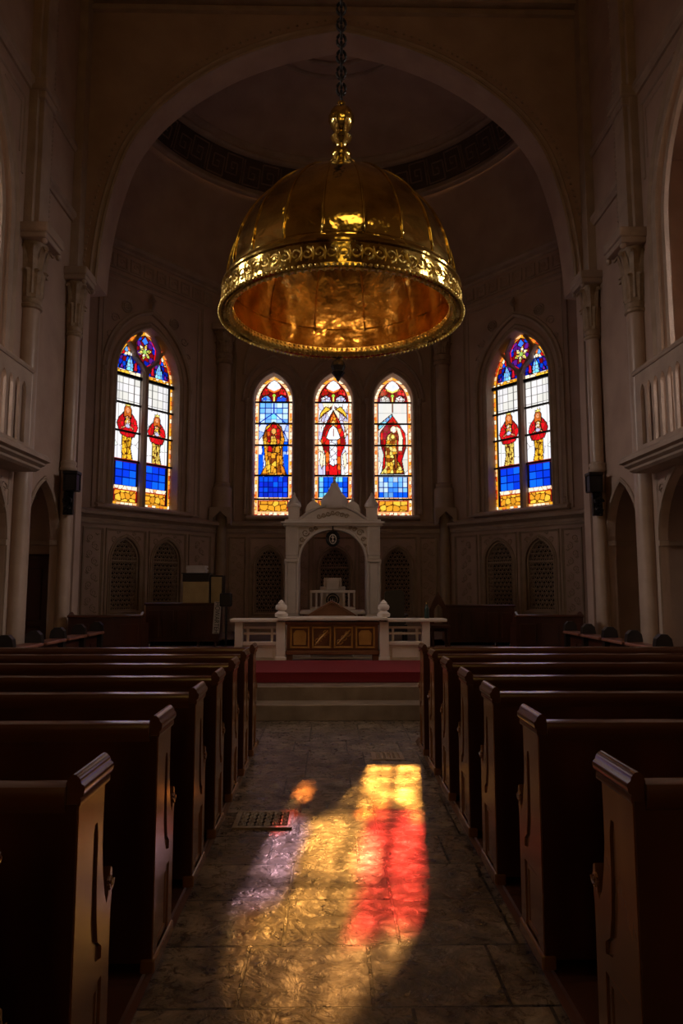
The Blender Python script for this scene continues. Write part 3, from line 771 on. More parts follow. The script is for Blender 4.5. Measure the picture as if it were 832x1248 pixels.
def border(p, d, z0, w, cols, pitch=.1, inner=ORNG):
    # beaded border following the opening's edge
    side = np.sign(p.x); k = np.floor(p.z/pitch)
    bot = (p.z-z0 < w)
    k = np.where(bot, np.floor(p.x/pitch)+50, k)
    dd = np.where(bot, np.minimum(d, p.z-z0), d)
    a = h2(k, side, 3); cols = np.array(cols)
    out = cols[np.minimum((a*len(cols)).astype(int), len(cols)-1)]
    f = np.where(bot, p.x/pitch, p.z/pitch); f = f-np.floor(f)
    out = np.where(((f < .13) & (dd > w*.3))[..., None], BROWN*.5, out)
    b2 = h2(np.floor(f*3+k*3), side, 8)
    out = np.where((dd < w*.32)[..., None], np.where((b2 < .45)[..., None], RED*.8, CREAM), out)
    out = np.where(((dd > w*.78))[..., None], inner, out)
    out = np.where((np.abs(dd-w) < .009)[..., None] | (np.abs(dd-w*.33) < .004)[..., None], LEAD, out)
    m = dd < w+.009
    p.c[m] = out[m]
def saint(p, cx, z0, h, robe, legs, hood, face=SKIN, s=1.0):
    # crowned figure: cloak, under-robe, head, hands
    q = lambda u, v: (cx+u*h*s, z0+v*h)
    p.shape([q(-.085, .0), q(-.10, .5), q(.10, .5), q(.075, .2), q(.12, .01), q(.06, -.0), q(0, .03)], legs, cols=[legs, legs*.75, legs*1.1], sx=.06, sz=.16, seed=3)
    p.line([q(0, .02), q(.01, .3), q(0, .48)], .008)
    p.shape([q(-.13, .44), q(-.205, .62), q(-.17, .72), q(-.07, .84), q(.07, .84), q(.17, .72), q(.205, .6), q(.14, .42), q(.0, .40)], robe, cols=[robe, robe*.8, robe*1.15], sx=.12, sz=.2, seed=5)
    p.shape([q(-.06, .58), q(-.035, .82), q(.035, .82), q(.06, .58)], GOLD, cols=[GOLD, CREAM, SKIN], sx=.05, sz=.06, seed=7)
    p.shape([q(-.075, .74), q(-.07, .9), q(-.035, .965), q(.035, .965), q(.07, .9), q(.075, .74), q(.0, .78)], hood, j=.2)
    p.ell(cx, z0+.875*h, .034*h, .05*h, face, .006)
    p.c[((np.abs(p.x-cx-.013*h) < .006) | (np.abs(p.x-cx+.013*h) < .006)) & (np.abs(p.z-(z0+.885*h)) < .006)] = LEAD
    p.shape([q(-.05, .95), q(-.055, 1.0), q(-.025, .97), q(0, 1.02), q(.025, .97), q(.055, 1.0), q(.05, .95)], YEL, .006)
    p.shape([q(-.05, .585), q(-.03, .63), q(.02, .64), q(.06, .6), (cx+.04*h, z0+.565*h), q(-.01, .57)], LILAC*.85, .006)
    p.shape([q(-.12, .56), q(-.04, .6), q(-.04, .57), q(-.11, .53)], SKIN, .006); p.shape([q(.12, .57), q(.05, .61), q(.05, .58), q(.12, .54)], SKIN, .006)
    p.line([q(-.13, .44), q(-.08, .6), q(-.05, .75)], .007); p.line([q(.13, .44), q(.08, .6), q(.05, .75)], .007)

def glass_window(name, F, c, z0, zs, w, rise, design, nx, b=-.2, through=None):
    H = zs+rise-z0; nz = int(nx*H/(2*w))
    R = (w*w+rise*rise)/(2*w)
    zz = np.linspace(z0, zs+rise-.002, nz+1)
    hw = np.array([halfw(z, zs, w, rise) for z in zz])
    ss = np.linspace(-1, 1, nx+1)
    X = ss[None, :]*hw[:, None]; Z = np.repeat(zz[:, None], nx+1, 1)
    d = np.where(Z <= zs, w-np.abs(X), R-np.hypot(np.abs(X)+(R-w), Z-zs))
    p = Paint(X, Z); design(p, d, np.where(d > 0.0, True, True))
    me = bpy.data.meshes.new(name)
    V = [F(c+X[j, i], Z[j, i], b) for j in range(nz+1) for i in range(nx+1)]
    Fs = [(j*(nx+1)+i, j*(nx+1)+i+1, (j+1)*(nx+1)+i+1, (j+1)*(nx+1)+i) for j in range(nz) for i in range(nx)]
    me.from_pydata(V, [], Fs)
    at = me.color_attributes.new('glass', 'FLOAT_COLOR', 'POINT')
    col = np.concatenate([np.clip(p.c, 0, 1.4), np.ones(X.shape+(1,))], 2).reshape(-1)
    at.data.foreach_set('color', col.astype(np.float32)); me.materials.append(M['glass'])
    th = np.clip(p.c, 0, 1)**1.5*.8
    if through: th = through(p, th)
    at2 = me.color_attributes.new('through', 'FLOAT_COLOR', 'POINT')
    at2.data.foreach_set('color', np.concatenate([th, np.ones(X.shape+(1,))], 2).reshape(-1).astype(np.float32))
    o = bpy.data.objects.new(name, me); COL.objects.link(o); o['kind'] = 'structure'
    return o
def right_lancet_pool(p, th):
    # transmission painted apart from the visible glass, colouring the light pool on the floor
    x = p.x+.05*(h2(np.floor(p.x*9), np.floor(p.z*7), 1)-.5); z = p.z+.12*(h2(np.floor(p.x*7), np.floor(p.z*5), 2)-.5)
    th = th*.25
    def put(m, c, g=1.0):
        v = g*(.35+1.1*h2(np.floor(p.x*11+p.z*2), np.floor(p.z*7), 5))
        th[m] = (np.array(c)*v[..., None])[m]
    put((x > -.34) & (x < .14) & (z > 5.5) & (z < 6.8), (.36, .235, .1))
    put((x <= -.3) & (z > 5.5) & (z < 5.85), (1, .36, .1), 1.3); put((x <= -.34) & (z > 6.03) & (z < 6.16), (.9, .08, .05)); put((x <= -.26) & (z > 6.1) & (z < 6.62), (.26, .21, .52))
    put((x > .02) & (z > 5.2) & (z < 5.86), (1, .6, .2), .62); put((x > .3) & (z > 5.86) & (z < 6.0), (1, .6, .2), .7); put((x > .02) & (x <= .26) & (z > 5.88) & (z < 6.02), (.9, .3, .08))
    put((x > .1) & (z > 6.0) & (z < 6.55), (.42, .035, .04)); put((x > .1) & (x < .2) & (z > 6.15) & (z < 6.5), (.6, .16, .14)); put((x > .14) & (z >= 6.55) & (z < 6.8), (.45, .05, .05))
    put(z > 6.8, (.2, .13, .07))
    for xl in (.02, .27): th[np.abs(p.x-xl) < .028] *= .12
    for zl in (5.5, 5.66, 5.86, 6.02): th[(np.abs(p.z-zl) < .018)] *= .2
    return th

BC = [CREAM, CREAM, PEACH, PEACH, ORNG, CREAM, AMB]
def blue_panel(p, m, x0, x1, z0, z1, nx, nz, cols, seed=0):
    p.grid(m & (p.x > x0) & (p.x < x1), cols, x0, x1, z0, z1, nx, nz, .01, seed, .25, leadc=DBLUE*.4)
def amber_web(p, m, x0, x1, z0, z1, seed):
    mm = m & (p.x > x0) & (p.x < x1) & (p.z > z0) & (p.z < z1)
    p.voro(mm, [AMB, AMB*.85, GOLD], (x1-x0)/4.3, .15, .012, seed, .2, leadc=BROWN*.35)
    p.line(rect(x0, x1, z0, z1), .012, RED*.5, closed=True)
def lancet_top(p, m, mode):
    zs = 6.5; red = RED if mode else RED
    mm = m & (p.z > zs+.02)
    p.fill(mm, DRED*.8, .2)
    low = BLUE if mode == 0 else (LILAC if mode == 1 else GREY)
    for sg in (-1, 1):
        p.shape([(sg*.06, 6.53), (sg*.33, 6.53), (sg*.34, 6.62), (sg*.2, 6.7), (sg*.08, 6.64)], low, cols=[low, low*.8, LBLUE if mode == 0 else WHITE], sx=.1, sz=.07, seed=2+mode)
        p.shape([(sg*.12, 6.72), (sg*.33, 6.67), (sg*.32, 6.8), (sg*.24, 6.9), (sg*.14, 6.84)], RED, cols=[RED, RED, C(240, 60, 60), RED*.6], sx=.08, sz=.08, seed=6+sg)
    for cx, cz, r in ((-.085, 6.93, .1), (.085, 6.93, .1), (0, 7.03, .1), (0, 6.9, .09)): p.ell(cx, cz, r, r*.95, WHITE if mode else C(225, 232, 240), .004)
    p.fill((np.hypot(p.x, p.z-6.95) < .11), C(222, 228, 236), .1)
    p.line([(-.17, 6.87), (0, 6.79), (.17, 6.87)], .022, YEL if mode == 2 else ORNG)
    p.line([(-.2, 6.92), (-.12, 6.78), (0, 6.72), (.12, 6.78), (.2, 6.92), (.12, 7.06), (0, 7.16), (-.12, 7.06)], .014, DRED*.6, closed=True)
    p.ell(0, 6.69, .04, .045, C(150, 200, 60), .008); p.line([(0, 6.64), (0, 6.5)], .02, YEL)
def lancet(mode):
    def f(p, d, a):
        m = d > 0
        x0, x1 = -.38, .38
        if mode == 0:
            p.grid(m & (p.z > 5.9), [C(185, 220, 245), LBLUE, CYAN, C(190, 225, 240), C(150, 195, 245)], x0, x1, 5.9, 6.5, 5, 4, .009, 3, .15, leadc=DBLUE*.6)
            p.voro(m & (p.z <= 5.9) & (p.z > 4.5), [C(205, 215, 250), WHITE, C(150, 180, 245), BLUE], .17, .3, .01, 4, .15, leadc=DBLUE*.5)
            p.fill(m & (p.z < 5.1) & (p.z > 4.5) & (np.abs(p.x) > .26), BLUE, .3)
            p.line([(-.38, 5.95), (0, 6.22), (.38, 5.88)], .014, DBLUE); p.line([(0, 6.22), (0, 6.5)], .016, DBLUE)
        elif mode == 1:
            p.voro(m & (p.z > 4.5) & (p.z < 6.5), [WHITE, WHITE, CREAM, LILAC, C(250, 250, 240)], .14, .3, .007, 8, .08, leadc=BROWN*.7)
            for sg in (-1, 1):
                for k in range(5):
                    p.line([(sg*.03, 6.42-.02*k), (sg*(.12+.06*k), 6.35-.07*k), (sg*(.2+.04*k), 6.1-.12*k)], .007, BROWN*.6)
                p.shape([(sg*.06, 6.33), (sg*.2, 6.4), (sg*.34, 6.22), (sg*.37, 6.05), (sg*.26, 6.2), (sg*.16, 6.27)], GOLD)
        else:
            p.grid(m & (p.z > 5.95), [GREY, C(225, 224, 218), GREY*.95], x0, x1, 5.95, 6.5, 2, 2, .006, 3, .05, leadc=GREY*.5)
            p.voro(m & (p.z <= 5.95) & (p.z > 4.5), [GREY, WHITE, C(225, 220, 205)], .2, .35, .007, 4, .08, leadc=GREY*.4)
            p.line([(0, 6.25), (0, 6.5)], .015, BROWN*.6); p.shape([(-.38, 5.9), (-.38, 5.75), (-.02, 6.1), (-.02, 6.2)], CYAN, cols=[CYAN, LBLUE, LILAC], sx=.09, sz=.1)
        # figures
        if mode == 0:
            p.shape([(-.34, 4.55), (-.2, 4.8), (-.25, 5.3), (-.29, 5.55), (-.2, 5.85), (0, 5.98), (.2, 5.85), (.29, 5.5), (.24, 5.25), (.25, 4.8), (.36, 4.55)], BROWN, cols=[C(215, 140, 30), C(190, 110, 25), GOLD, C(150, 80, 20)], sx=.09, sz=.22, seed=11, j=.3)
            p.shape([(-.17, 5.45), (-.19, 5.75), (0, 5.97), (.19, 5.75), (.17, 5.4), (.05, 5.3)], RED, cols=[RED, DRED, C(220, 90, 30), RED*.7], sx=.08, sz=.1, seed=12)
            p.ell(0, 5.72, .055, .075, C(215, 160, 80)); p.shape([(-.1, 5.35), (-.07, 5.6), (.03, 5.62), (.1, 5.4), (.03, 5.3)], C(215, 165, 80), cols=[C(215, 165, 80), GOLD*.9, C(170, 110, 50)], sx=.07, sz=.08); p.shape([(-.16, 5.18), (-.14, 5.36), (-.04, 5.3), (-.03, 5.15)], RED*.8); p.shape([(.03, 5.12), (.05, 5.3), (.15, 5.34), (.17, 5.15)], AMB*.8)
            p.shape([(-.07, 4.6), (-.06, 5.15), (.08, 5.15), (.08, 4.6)], GOLD, cols=[GOLD, AMB, BROWN], sx=.07, sz=.2, seed=13)
            for sx in (-.16, .16, -.25, .27): p.line([(sx*1.15, 4.6), (sx*.9, 5.1)], .008, BROWN*.3)
        elif mode == 1:
            p.shape([(-.2, 4.55), (-.21, 5.1), (-.33, 5.45), (-.27, 5.75), (-.16, 6.0), (0, 6.3), (.16, 6.0), (.27, 5.72), (.33, 5.4), (.21, 5.1), (.2, 4.55)], RED, cols=[RED, C(225, 40, 30), C(235, 110, 30), DRED], sx=.1, sz=.18, seed=21, j=.2)
            p.shape([(-.12, 5.97), (0, 6.27), (.12, 5.97), (0, 5.9)], AMB, cols=[AMB, ORNG, C(190, 90, 20)], sx=.08, sz=.1, seed=3)
            p.ell(0, 5.93, .055, .07, C(245, 200, 110), .008)
            p.shape([(-.19, 5.55), (-.1, 5.8), (0, 5.9), (.1, 5.8), (.19, 5.55), (.12, 5.5), (-.12, 5.5)], WHITE)
            p.shape([(-.1, 4.85), (-.1, 5.5), (.1, 5.5), (.1, 4.85), (.0, 4.75)], WHITE, cols=[WHITE, C(225, 232, 250)], sx=.1, sz=.2, seed=5)
            p.line([(0, 5.8), (.01, 5.6)], .012, BROWN); p.shape([(-.12, 4.55), (-.1, 4.85), (0, 4.78), (.1, 4.85), (.12, 4.55)], RED)
            for sg in (-1, 1): p.shape([(sg*.3, 4.7), (sg*.24, 5.1), (sg*.33, 5.2), (sg*.36, 4.9)], CREAM, .008)
        else:
            p.shape([(-.3, 4.58), (-.24, 5.1), (-.33, 5.4), (-.33, 5.7), (0, 6.15), (.33, 5.68), (.35, 5.3), (.24, 4.95), (.3, 4.58)], RED, cols=[RED, DRED, C(150, 15, 45), RED*.8], sx=.13, sz=.22, seed=31)
            p.shape([(.14, 5.2), (.16, 5.6), (.08, 5.88), (.2, 5.8), (.27, 5.55), (.25, 5.2)], CREAM, .008)
            p.ell(.02, 5.78, .075, .085, CREAM, .012); p.ell(.02, 5.78, .04, .05, WHITE, .006)
            p.shape([(-.34, 4.58), (-.2, 4.78), (-.2, 5.3), (-.16, 5.6), (-.02, 5.72), (.1, 5.55), (.12, 4.95), (.3, 4.62), (.12, 4.6)], GOLD, cols=[GOLD, YEL, AMB, C(235, 200, 110), BROWN], sx=.08, sz=.1, seed=33, j=.25)
            p.ell(0, 5.58, .07, .08, C(150, 100, 30), .01); p.ell(0, 5.58, .04, .05, YEL, .004)
            p.shape([(.05, 4.7), (.03, 5.1), (.1, 5.12), (.13, 4.75)], BROWN)
        bl = [BLUE, DBLUE*1.6, C(20, 60, 225)] if mode == 0 else ([BLUE, LBLUE, C(20, 70, 230), CYAN, BLUE] if mode == 1 else [C(190, 215, 240), LBLUE, C(60, 130, 240), C(170, 200, 235)])
        blue_panel(p, m, x0, x1, 3.95, 4.5, 6, 4, bl, mode)
        if mode == 2: blue_panel(p, m, x0, x1, 3.95, 4.1, 6, 1, [BLUE, LBLUE*.7], 5)
        mm = m & (p.z <= 3.95) & (p.z > 3.86); p.voro(mm, [CREAM, PEACH], .12, .2, .008, 2, .1, leadc=BROWN)
        amber_web(p, m, x0, x1, 3.56, 3.86, 5+mode)
        lancet_top(p, m, mode)
        border(p, d, 3.46, .125, BC, .1, C(245, 150, 90) if mode else PEACH)
        p.line([(-.39, 3.5), (-.39, 6.5)], .006); p.line([(.39, 3.5), (.39, 6.5)], .006)
    return f
def side_design(flip):
    def f(p, d, a):
        m = d > 0
        for sg, (x0, x1) in ((-1, (-.73, -.1)), (1, (.1, .73))):
            cx = (x0+x1)/2; mm = m & (p.x > x0) & (p.x < x1)
            p.grid(mm, [GREY*.98, C(225, 222, 222), C(215, 214, 216)], x0, x1, 5.72, 6.5, 4, 4, .01, 3+sg, .05, leadc=GREY*.12)
            p.voro(mm & (p.z < 5.8) & (p.z > 4.48), [C(222, 222, 230), C(228, 226, 228), C(220, 226, 222)], .45, .6, .006, 3, .04, leadc=GREY*.3)
            p.line([(x0+.06, 4.5), (x0+.06, 6.45)], .006, GREY*.4); p.line([(x1-.06, 4.5), (x1-.06, 6.45)], .006, GREY*.4)
            saint(p, cx, 4.52, 1.34 if sg*flip < 0 else 1.24, C(205, 18, 28), C(240, 180, 40) if sg < 0 else C(222, 190, 85), C(190, 95, 30), s=1.05)
            p.fill(mm & (p.z < 4.55) & (p.z > 4.48), C(150, 25, 25))
            blue_panel(p, mm, x0+.03, x1-.03, 3.93, 4.48, 3, 3, [C(10, 85, 245), C(15, 95, 245), C(10, 60, 230)], 1)
            p.voro(mm & (p.z <= 3.92) & (p.z > 3.82), [CREAM, C(235, 220, 205), PEACH], .12, .2, .008, 2, .1, leadc=BROWN)
            amber_web(p, mm, x0+.02, x1-.02, 3.54, 3.82, 9+sg)
            p.voro(mm & (p.z <= 3.53), [CREAM, C(235, 225, 210), ORNG], .15, .2, .008, 2, .1, leadc=BROWN)
            # head of each light
            p.voro(m & (p.z > 6.62) & (p.x*sg > 0), [DBLUE, BLUE*.7, PURP, DRED, DBLUE], .1, .12, .012, 14+sg, .3)
            p.shape([(cx-.1, 6.64), (cx-.06, 6.85), (cx+.02, 7.02), (cx+.1, 6.82), (cx+.12, 6.64)], CYAN, cols=[CYAN, LBLUE, C(150, 220, 240)], sx=.08, sz=.12, seed=2)
            p.shape([(cx-sg*.22, 6.66), (cx-sg*.12, 6.66), (cx-sg*.14, 6.84), (cx-sg*.2, 6.9)], C(190, 20, 40))
            p.shape([(cx+sg*.16, 6.66), (cx+sg*.26, 6.66), (cx+sg*.2, 6.8)], PURP*1.6)
            p.voro(m & (p.z > 6.52) & (p.z < 6.63) & (p.x > x0) & (p.x < x1), [CREAM, AMB, GOLD], .09, .2, .008, 4, .15, leadc=BROWN*.5)
        mm = m & (p.z > 7.0) & (np.abs(p.x) > .3)
        p.voro(mm, [CREAM, RED, LBLUE, BLUE, ORNG, WHITE], .08, .1, .01, 22, .2)
        # oculus
        oc = [(0, 6.78), (-.3, 7.0), (-.33, 7.32), (-.15, 7.6), (0, 7.72), (.15, 7.6), (.33, 7.32), (.3, 7.0)]
        mo = p.poly(oc); p.fill(mo, DBLUE*.8, .3); p.voro(mo, [DBLUE, BLUE*.8, DRED, PURP], .12, .12, .01, 40, .2)
        p.line(oc, .03, RED, closed=True)
        p.shape([(-.1, 7.45), (0, 7.58), (.1, 7.45), (0, 7.36)], C(60, 120, 240))
        for k in range(6):
            a_ = k*PI/3+.3*flip; ux, uz = math.cos(a_), math.sin(a_)
            p.shape([(0, 7.2), (ux*.12-uz*.05, 7.2+uz*.12+ux*.05), (ux*.21, 7.2+uz*.21), (ux*.12+uz*.05, 7.2+uz*.12-ux*.05)], YEL, .007, cols=[YEL, CREAM, C(190, 205, 90), GOLD], sx=.07, sz=.07, seed=k)
        p.ell(0, 7.2, .05, .05, C(150, 190, 90), .008)
        border(p, d, 3.44, .12, [ORNG, AMB, CREAM, PEACH, C(190, 60, 20), AMB], .11, AMB*.9)
    return f
def iron_bars(F, c, w, zs_list, parent, zs=None, rise=None, mull=None):
    for z in zs_list:
        bm = nb(); h = halfw(z, zs, w, rise)
        sweep(bm, F, [(c-h, z), (c+h, z)], [(-.022, -.19), (-.022, -.15), (.022, -.15), (.022, -.19)])
        obj('glazing_bar', bm, M['iron'], parent)
for i, (c, z0) in enumerate(LANC):
    o = glass_window('window_%d' % (i+2), FC, c, z0, LS, LW, LRS, lancet(i), 84, through=right_lancet_pool if i == 2 else None)
    iron_bars(FC, c, LW, (3.9, 4.53, 5.34, 5.92, 6.5) if i < 9 else (), o, LS, LRS)
for nm, F, fl in (('window_1', FL, 1), ('window_5', FR, -1)):
    o = glass_window(nm, F, SIDE['c'], SIDE['z0'], SIDE['zs'], SIDE['w'], SIDE['rise'], side_design(fl), 128)
    iron_bars(F, SIDE['c'], SIDE['w'], (5.18, 5.84, 4.5), o, SIDE['zs'], SIDE['rise'])
    bm = nb(); sweep(bm, F, [(SIDE['c']-.89, 6.5), (SIDE['c']+.89, 6.5)], [(-.04, -.2), (-.04, -.14), (.04, -.14), (.04, -.2)]); obj('transom', bm, M['iron'], o)
    bm = nb(); c = SIDE['c']
    pr = lambda r: [(-r, -.26), (-r, -.12), (-r*.5, -.06), (r*.5, -.06), (r, -.12), (r, -.26)]
    sweep(bm, F, [(c, 3.44), (c, 6.76)], pr(.085))
    oc = [(0, 6.76), (-.32, 6.98), (-.36, 7.32), (-.17, 7.6)]
    sweep(bm, F, [(c+x, z) for x, z in oc], pr(.035)); sweep(bm, F, [(c-x, z) for x, z in oc], pr(.035))
    sweep(bm, F, [(c, 6.6), (c-.14, 6.85), (c-.35, 7.1), (c-.5, 7.3)], pr(.028)); sweep(bm, F, [(c, 6.6), (c+.14, 6.85), (c+.35, 7.1), (c+.5, 7.3)], pr(.028))
    obj('mullion', bm, M['stone'], o)

# ------------------------------------------------------------------ gilded dome chandelier
CX, CY, CZ = .118, 7.37, 4.5
ch = thing('dome_chandelier', 'huge gilded dome hanging on a black chain above the pews', 'chandelier', (CX, CY, CZ))
cc = (CX, CY, CZ)
RD = 1.24
def domeprof(R, H, n=26, p=1.0): return [(R*math.cos(t*PI/2)**1.22 if t < 1 else .02, H*math.sin(t*PI/2)) for t in [i/n for i in range(n+1)]]
NR_ = 20
seg = lambda amp: (lambda a, z: 1+amp*abs(math.cos(a*NR_/2))*max(0, 1-(z/2.1)**3))
bm = nb()
pr = [(r, .36+z) for r, z in domeprof(RD, 1.36)]
lathe(bm, pr, cc, 160, seg(-.012)); obj('dome_shell', bm, M['gold'], ch, smooth=True)
bm = nb(); pr = [(RD*.975, .12)]+[(r*.97, .34+z*.965) for r, z in domeprof(RD, 1.36)]
lathe(bm, pr, cc, 160, seg(.012)); obj('dome_lining', bm, M['goldin'], ch, smooth=True)
bm = nb()   # rim band
lathe(bm, [(RD*.985, .08), (RD*1.0, .03), (RD*1.03, .012), (RD*1.05, .02), (RD*1.055, .045), (RD*1.04, .06), (RD*1.04, .25), (RD*1.055, .265), (RD*1.055, .285), (RD*1.03, .3), (RD*1.015, .34), (RD*1.015, .36), (RD*.99, .39), (RD*.97, .36)], cc, 160)
obj('rim_band', bm, M['gold'], ch, smooth=True, angle=30)
bm = nb()   # relief of leafy scrolls round the band
for k in range(72):
    a = 2*PI*k/72; rr = RD*1.037
    def bp(da, z, o=.006): return Vector((CX+(rr+o)*math.cos(a+da), CY+(rr+o)*math.sin(a+da), CZ+z))
    sg = 1 if k % 2 else -1
    pts = []
    for i in range(12):
        t = i/11; q = .062*(1-.75*t); th = sg*(PI/2-t*2.4*PI); pts.append(bp(q*math.cos(th)/rr, .155+q*math.sin(th)))
    tube(bm, pts, [.013-.006*i/11 for i in range(12)], 5)
    tube(bm, [bp(.042, .09), bp(.05, .155, .012), bp(.042, .22)], [.005, .012, .005], 5)
for k in range(150):
    a = 2*PI*k/150
    bmesh.ops.create_icosphere(bm, subdivisions=1, radius=.02, matrix=Matrix.Translation((CX+RD*1.062*math.cos(a), CY+RD*1.062*math.sin(a), CZ+.02)))
obj('scroll_relief', bm, M['goldrelief'], ch)
bm = nb(); lathe(bm, [(RD*.965, .12), (RD*.955, .08), (RD*.965, .03), (RD*1.0, .02)], cc, 120)
for k in range(110):
    a = 2*PI*k/110; bmesh.ops.create_icosphere(bm, subdivisions=1, radius=.022, matrix=Matrix.Translation((CX+RD*.985*math.cos(a), CY+RD*.985*math.sin(a), CZ+.025)))
for zz_ in (.062, .1):
    for k in range(120):
        a = 2*PI*(k+.5)/120; bmesh.ops.create_icosphere(bm, subdivisions=1, radius=.019, matrix=Matrix.Translation((CX+RD*.955*math.cos(a), CY+RD*.955*math.sin(a), CZ+zz_)))
obj('inner_rim', bm, M['goldrelief'], ch, smooth=True)
for k in range(NR_):        # raised seams
    a = 2*PI*(k+.5)/NR_; bm = nb()
    tube(bm, [(CX+(r+.006)*math.cos(a), CY+(r+.006)*math.sin(a), CZ+.36+z) for r, z in domeprof(RD, 1.36, 22)[:-1]], .012, 6); obj('rib', bm, M['gold'], ch, smooth=True)
for k in range(12):         # seams of the lining
    a = 2*PI*(k+.5)/12; bm = nb()
    tube(bm, [(CX+(r*.965-.004)*math.cos(a), CY+(r*.965-.004)*math.sin(a), CZ+.34+z*.96) for r, z in domeprof(RD, 1.36, 22)[:-1]], .01, 5); obj('lining_seam', bm, M['goldin'], ch, smooth=True)
bm = nb(); r, z = RD*math.cos(.42*PI/2)**1.22*.965, .34+1.36*math.sin(.42*PI/2)*.96; tube(bm, [(CX+r*math.cos(2*PI*i/80), CY+r*math.sin(2*PI*i/80), CZ+z) for i in range(80)], .014, 6, closed=True); obj('lining_ring', bm, M['goldin'], ch, smooth=True)
bm = nb()
solid_lathe(bm, [(.16, 1.84), (.12, 1.88), (.07, 1.92), (.06, 2.0), (.1, 2.03), (.115, 2.08), (.09, 2.13), (.05, 2.16), (.055, 2.2), (.1, 2.24), (.12, 2.28), (.08, 2.31), (.06, 2.34), (.11, 2.4), (.14, 2.48), (.135, 2.56), (.09, 2.63), (.04, 2.67), (.05, 2.7), (.02, 2.74)], (CX, CY, CZ-.14), 28, lambda a, z: 1+.05*math.cos(10*a)*(1 if 2.34 < z < 2.66 else 0))
obj('stem_finial', bm, M['gold'], ch, smooth=True, angle=60)
bm = nb(); z = CZ+2.58; k = 0
while z < 14.12:
    pts = []
    for i in range(12):
        a = 2*PI*i/12; u = .05*math.cos(a); v = .075*math.sin(a)+.055
        pts.append((CX+(u if k % 2 else 0), CY+(0 if k % 2 else u), z+v))
    tube(bm, pts, .017, 6, closed=True); z += .1; k += 1
obj('chain', bm, M['iron'], ch, smooth=True)
bm = nb(); solid_lathe(bm, [(.1, 14.21), (.1, 14.16), (.05, 14.1), (.03, 14.05)], (CX, CY, 0), 16); obj('ceiling_hook', bm, M['iron'], ch)
bm = nb(); q = (CX-.02, CY+RD*1.0, CZ-.02)
solid_lathe(bm, [(.02, .04), (.03, .0), (.075, -.03), (.095, -.09), (.07, -.15), (.09, -.17), (.04, -.23), (.008, -.29)], q, 8); obj('pendant_knob', bm, M['iron'], ch)
bm = nb(); bmesh.ops.create_uvsphere(bm, u_segments=16, v_segments=10, radius=.05, matrix=Matrix.Translation((CX, CY, CZ+1.2))); obj('bulb', bm, M['bulb'], ch, smooth=True)
bm = nb(); solid_lathe(bm, [(.03, 1.22), (.03, 1.7)], cc, 10); obj('lamp_stem', bm, M['iron'], ch)
local(ch)

# ------------------------------------------------------------------ pews
PH = 1.07; XA = .79; XO = 3.55
def pew(side, y0, label, group):
    """y0 = rear face; side -1 left, 1 right of the aisle"""
    t = thing('church_pew', label, 'pew', (X0+side*(XA+XO)/2, y0, .06), group=group)
    xi, xo = X0+side*XA, X0+side*XO
    for x, inner in ((xi, 1), (xo, 0)):
        d = side*(1 if inner else -1)      # direction from the outer face into the pew
        F = Fr((x, y0), (0, 1), (-d, 0))
        K = .8
        out = [(0, .06), (0, .985), (.285, .985), (.28, .9), (.28, .8), (.295, .72), (.325, .64), (.355, .6), (.375, .615), (.385, .66), (.4, .7), (.417, .69), (.425, .64), (.41, .56), (.41, .06)]
        sc_ = lambda L: [(a_*K, b_) for a_, b_ in L]; out = sc_(out)
        bm = nb(); plate(bm, F, out, [], -.01, -.035)
        plate(bm, F, out, [sc_(q_) for q_ in [[(.17, .86), (.17, .6), (.195, .52), (.24, .47), (.31, .455), (.31, .49), (.26, .52), (.238, .6), (.225, .72), (.225, .84), (.21, .885), (.185, .885)], [(.09, .12), (.09, .4), (.32, .4), (.32, .12)]]], 0, -.012)
        bmesh.ops.remove_doubles(bm, verts=bm.verts, dist=1e-4)
        sweep(bm, F, sc_([(.1, .13), (.1, .39), (.31, .39), (.31, .13)]), [(0, -.015), (0, -.006), (-.02, -.006), (-.02, -.015)], closed=True)
        spiral(bm, F, .397*K, .655, .026, 1.3, -.0, .008, -1, 0)
        p = obj('end_panel', bm, M['end'], t)
        bm = nb()
        sweep(bm, F, [(-.006, .985), (.262, .985)], [(0, .0), (.0, .005), (.014, .006), (.022, .003), (.028, .012), (.046, .016), (.056, .013), (.06, .006), (.072, .003), (.084, -.008), (.087, -.018), (.082, -.028), (.062, -.038), (.03, -.04), (.0, -.036)][::1])
        obj('end_cap', bm, M['woodcap'], p, smooth=True, angle=50)
        bm = nb(); pz = F(0, 0, 0)
        a, b = sorted((x-d*.01, x+d*.05)); box(bm, a, b, y0-.008, y0+.34, .06, .12, .01); obj('end_foot', bm, M['end'], t)
    a, b = sorted((xi+side*.034, xo-side*.034))
    bm = nb(); box(bm, a, b, y0+.004, y0+.035, .1, 1.0); a2_, b2_ = sorted((xi+side*.004, xo-side*.004)); box(bm, a2_, b2_, y0-.008, y0+.004, .12, .99); obj('backrest', bm, M['wood'], t)
    bm = nb(); F = Fr((a, y0), (1, 0), (0, -1))
    sweep(bm, F, [(0, .985), (b-a, .985)], [(0, -.045), (-.03, -.05), (-.03, 0), (0, .022), (.03, .032), (.055, .022), (.062, -.015), (.055, -.055), (.03, -.065)][::1])
    obj('top_rail', bm, M['woodcap'], t, smooth=True, angle=50)
    bm = nb(); box(bm, a, b, y0+.035, y0+.3, .43, .465, .01); obj('seat', bm, M['wood'], t)
    bm = nb(); box(bm, a, b, y0+.25, y0+.27, .08, .43); box(bm, a, b, y0-.004, y0+.006, .1, .2, .003); box(bm, a, b, y0-.004, y0+.006, .9, .97, .003); obj('seat_apron', bm, M['wood'], t)
    local(t); return t
fronts = [1.56, 2.33, 3.25, 4.06, 4.76, 5.50, 6.2, 6.87]
proto = {}
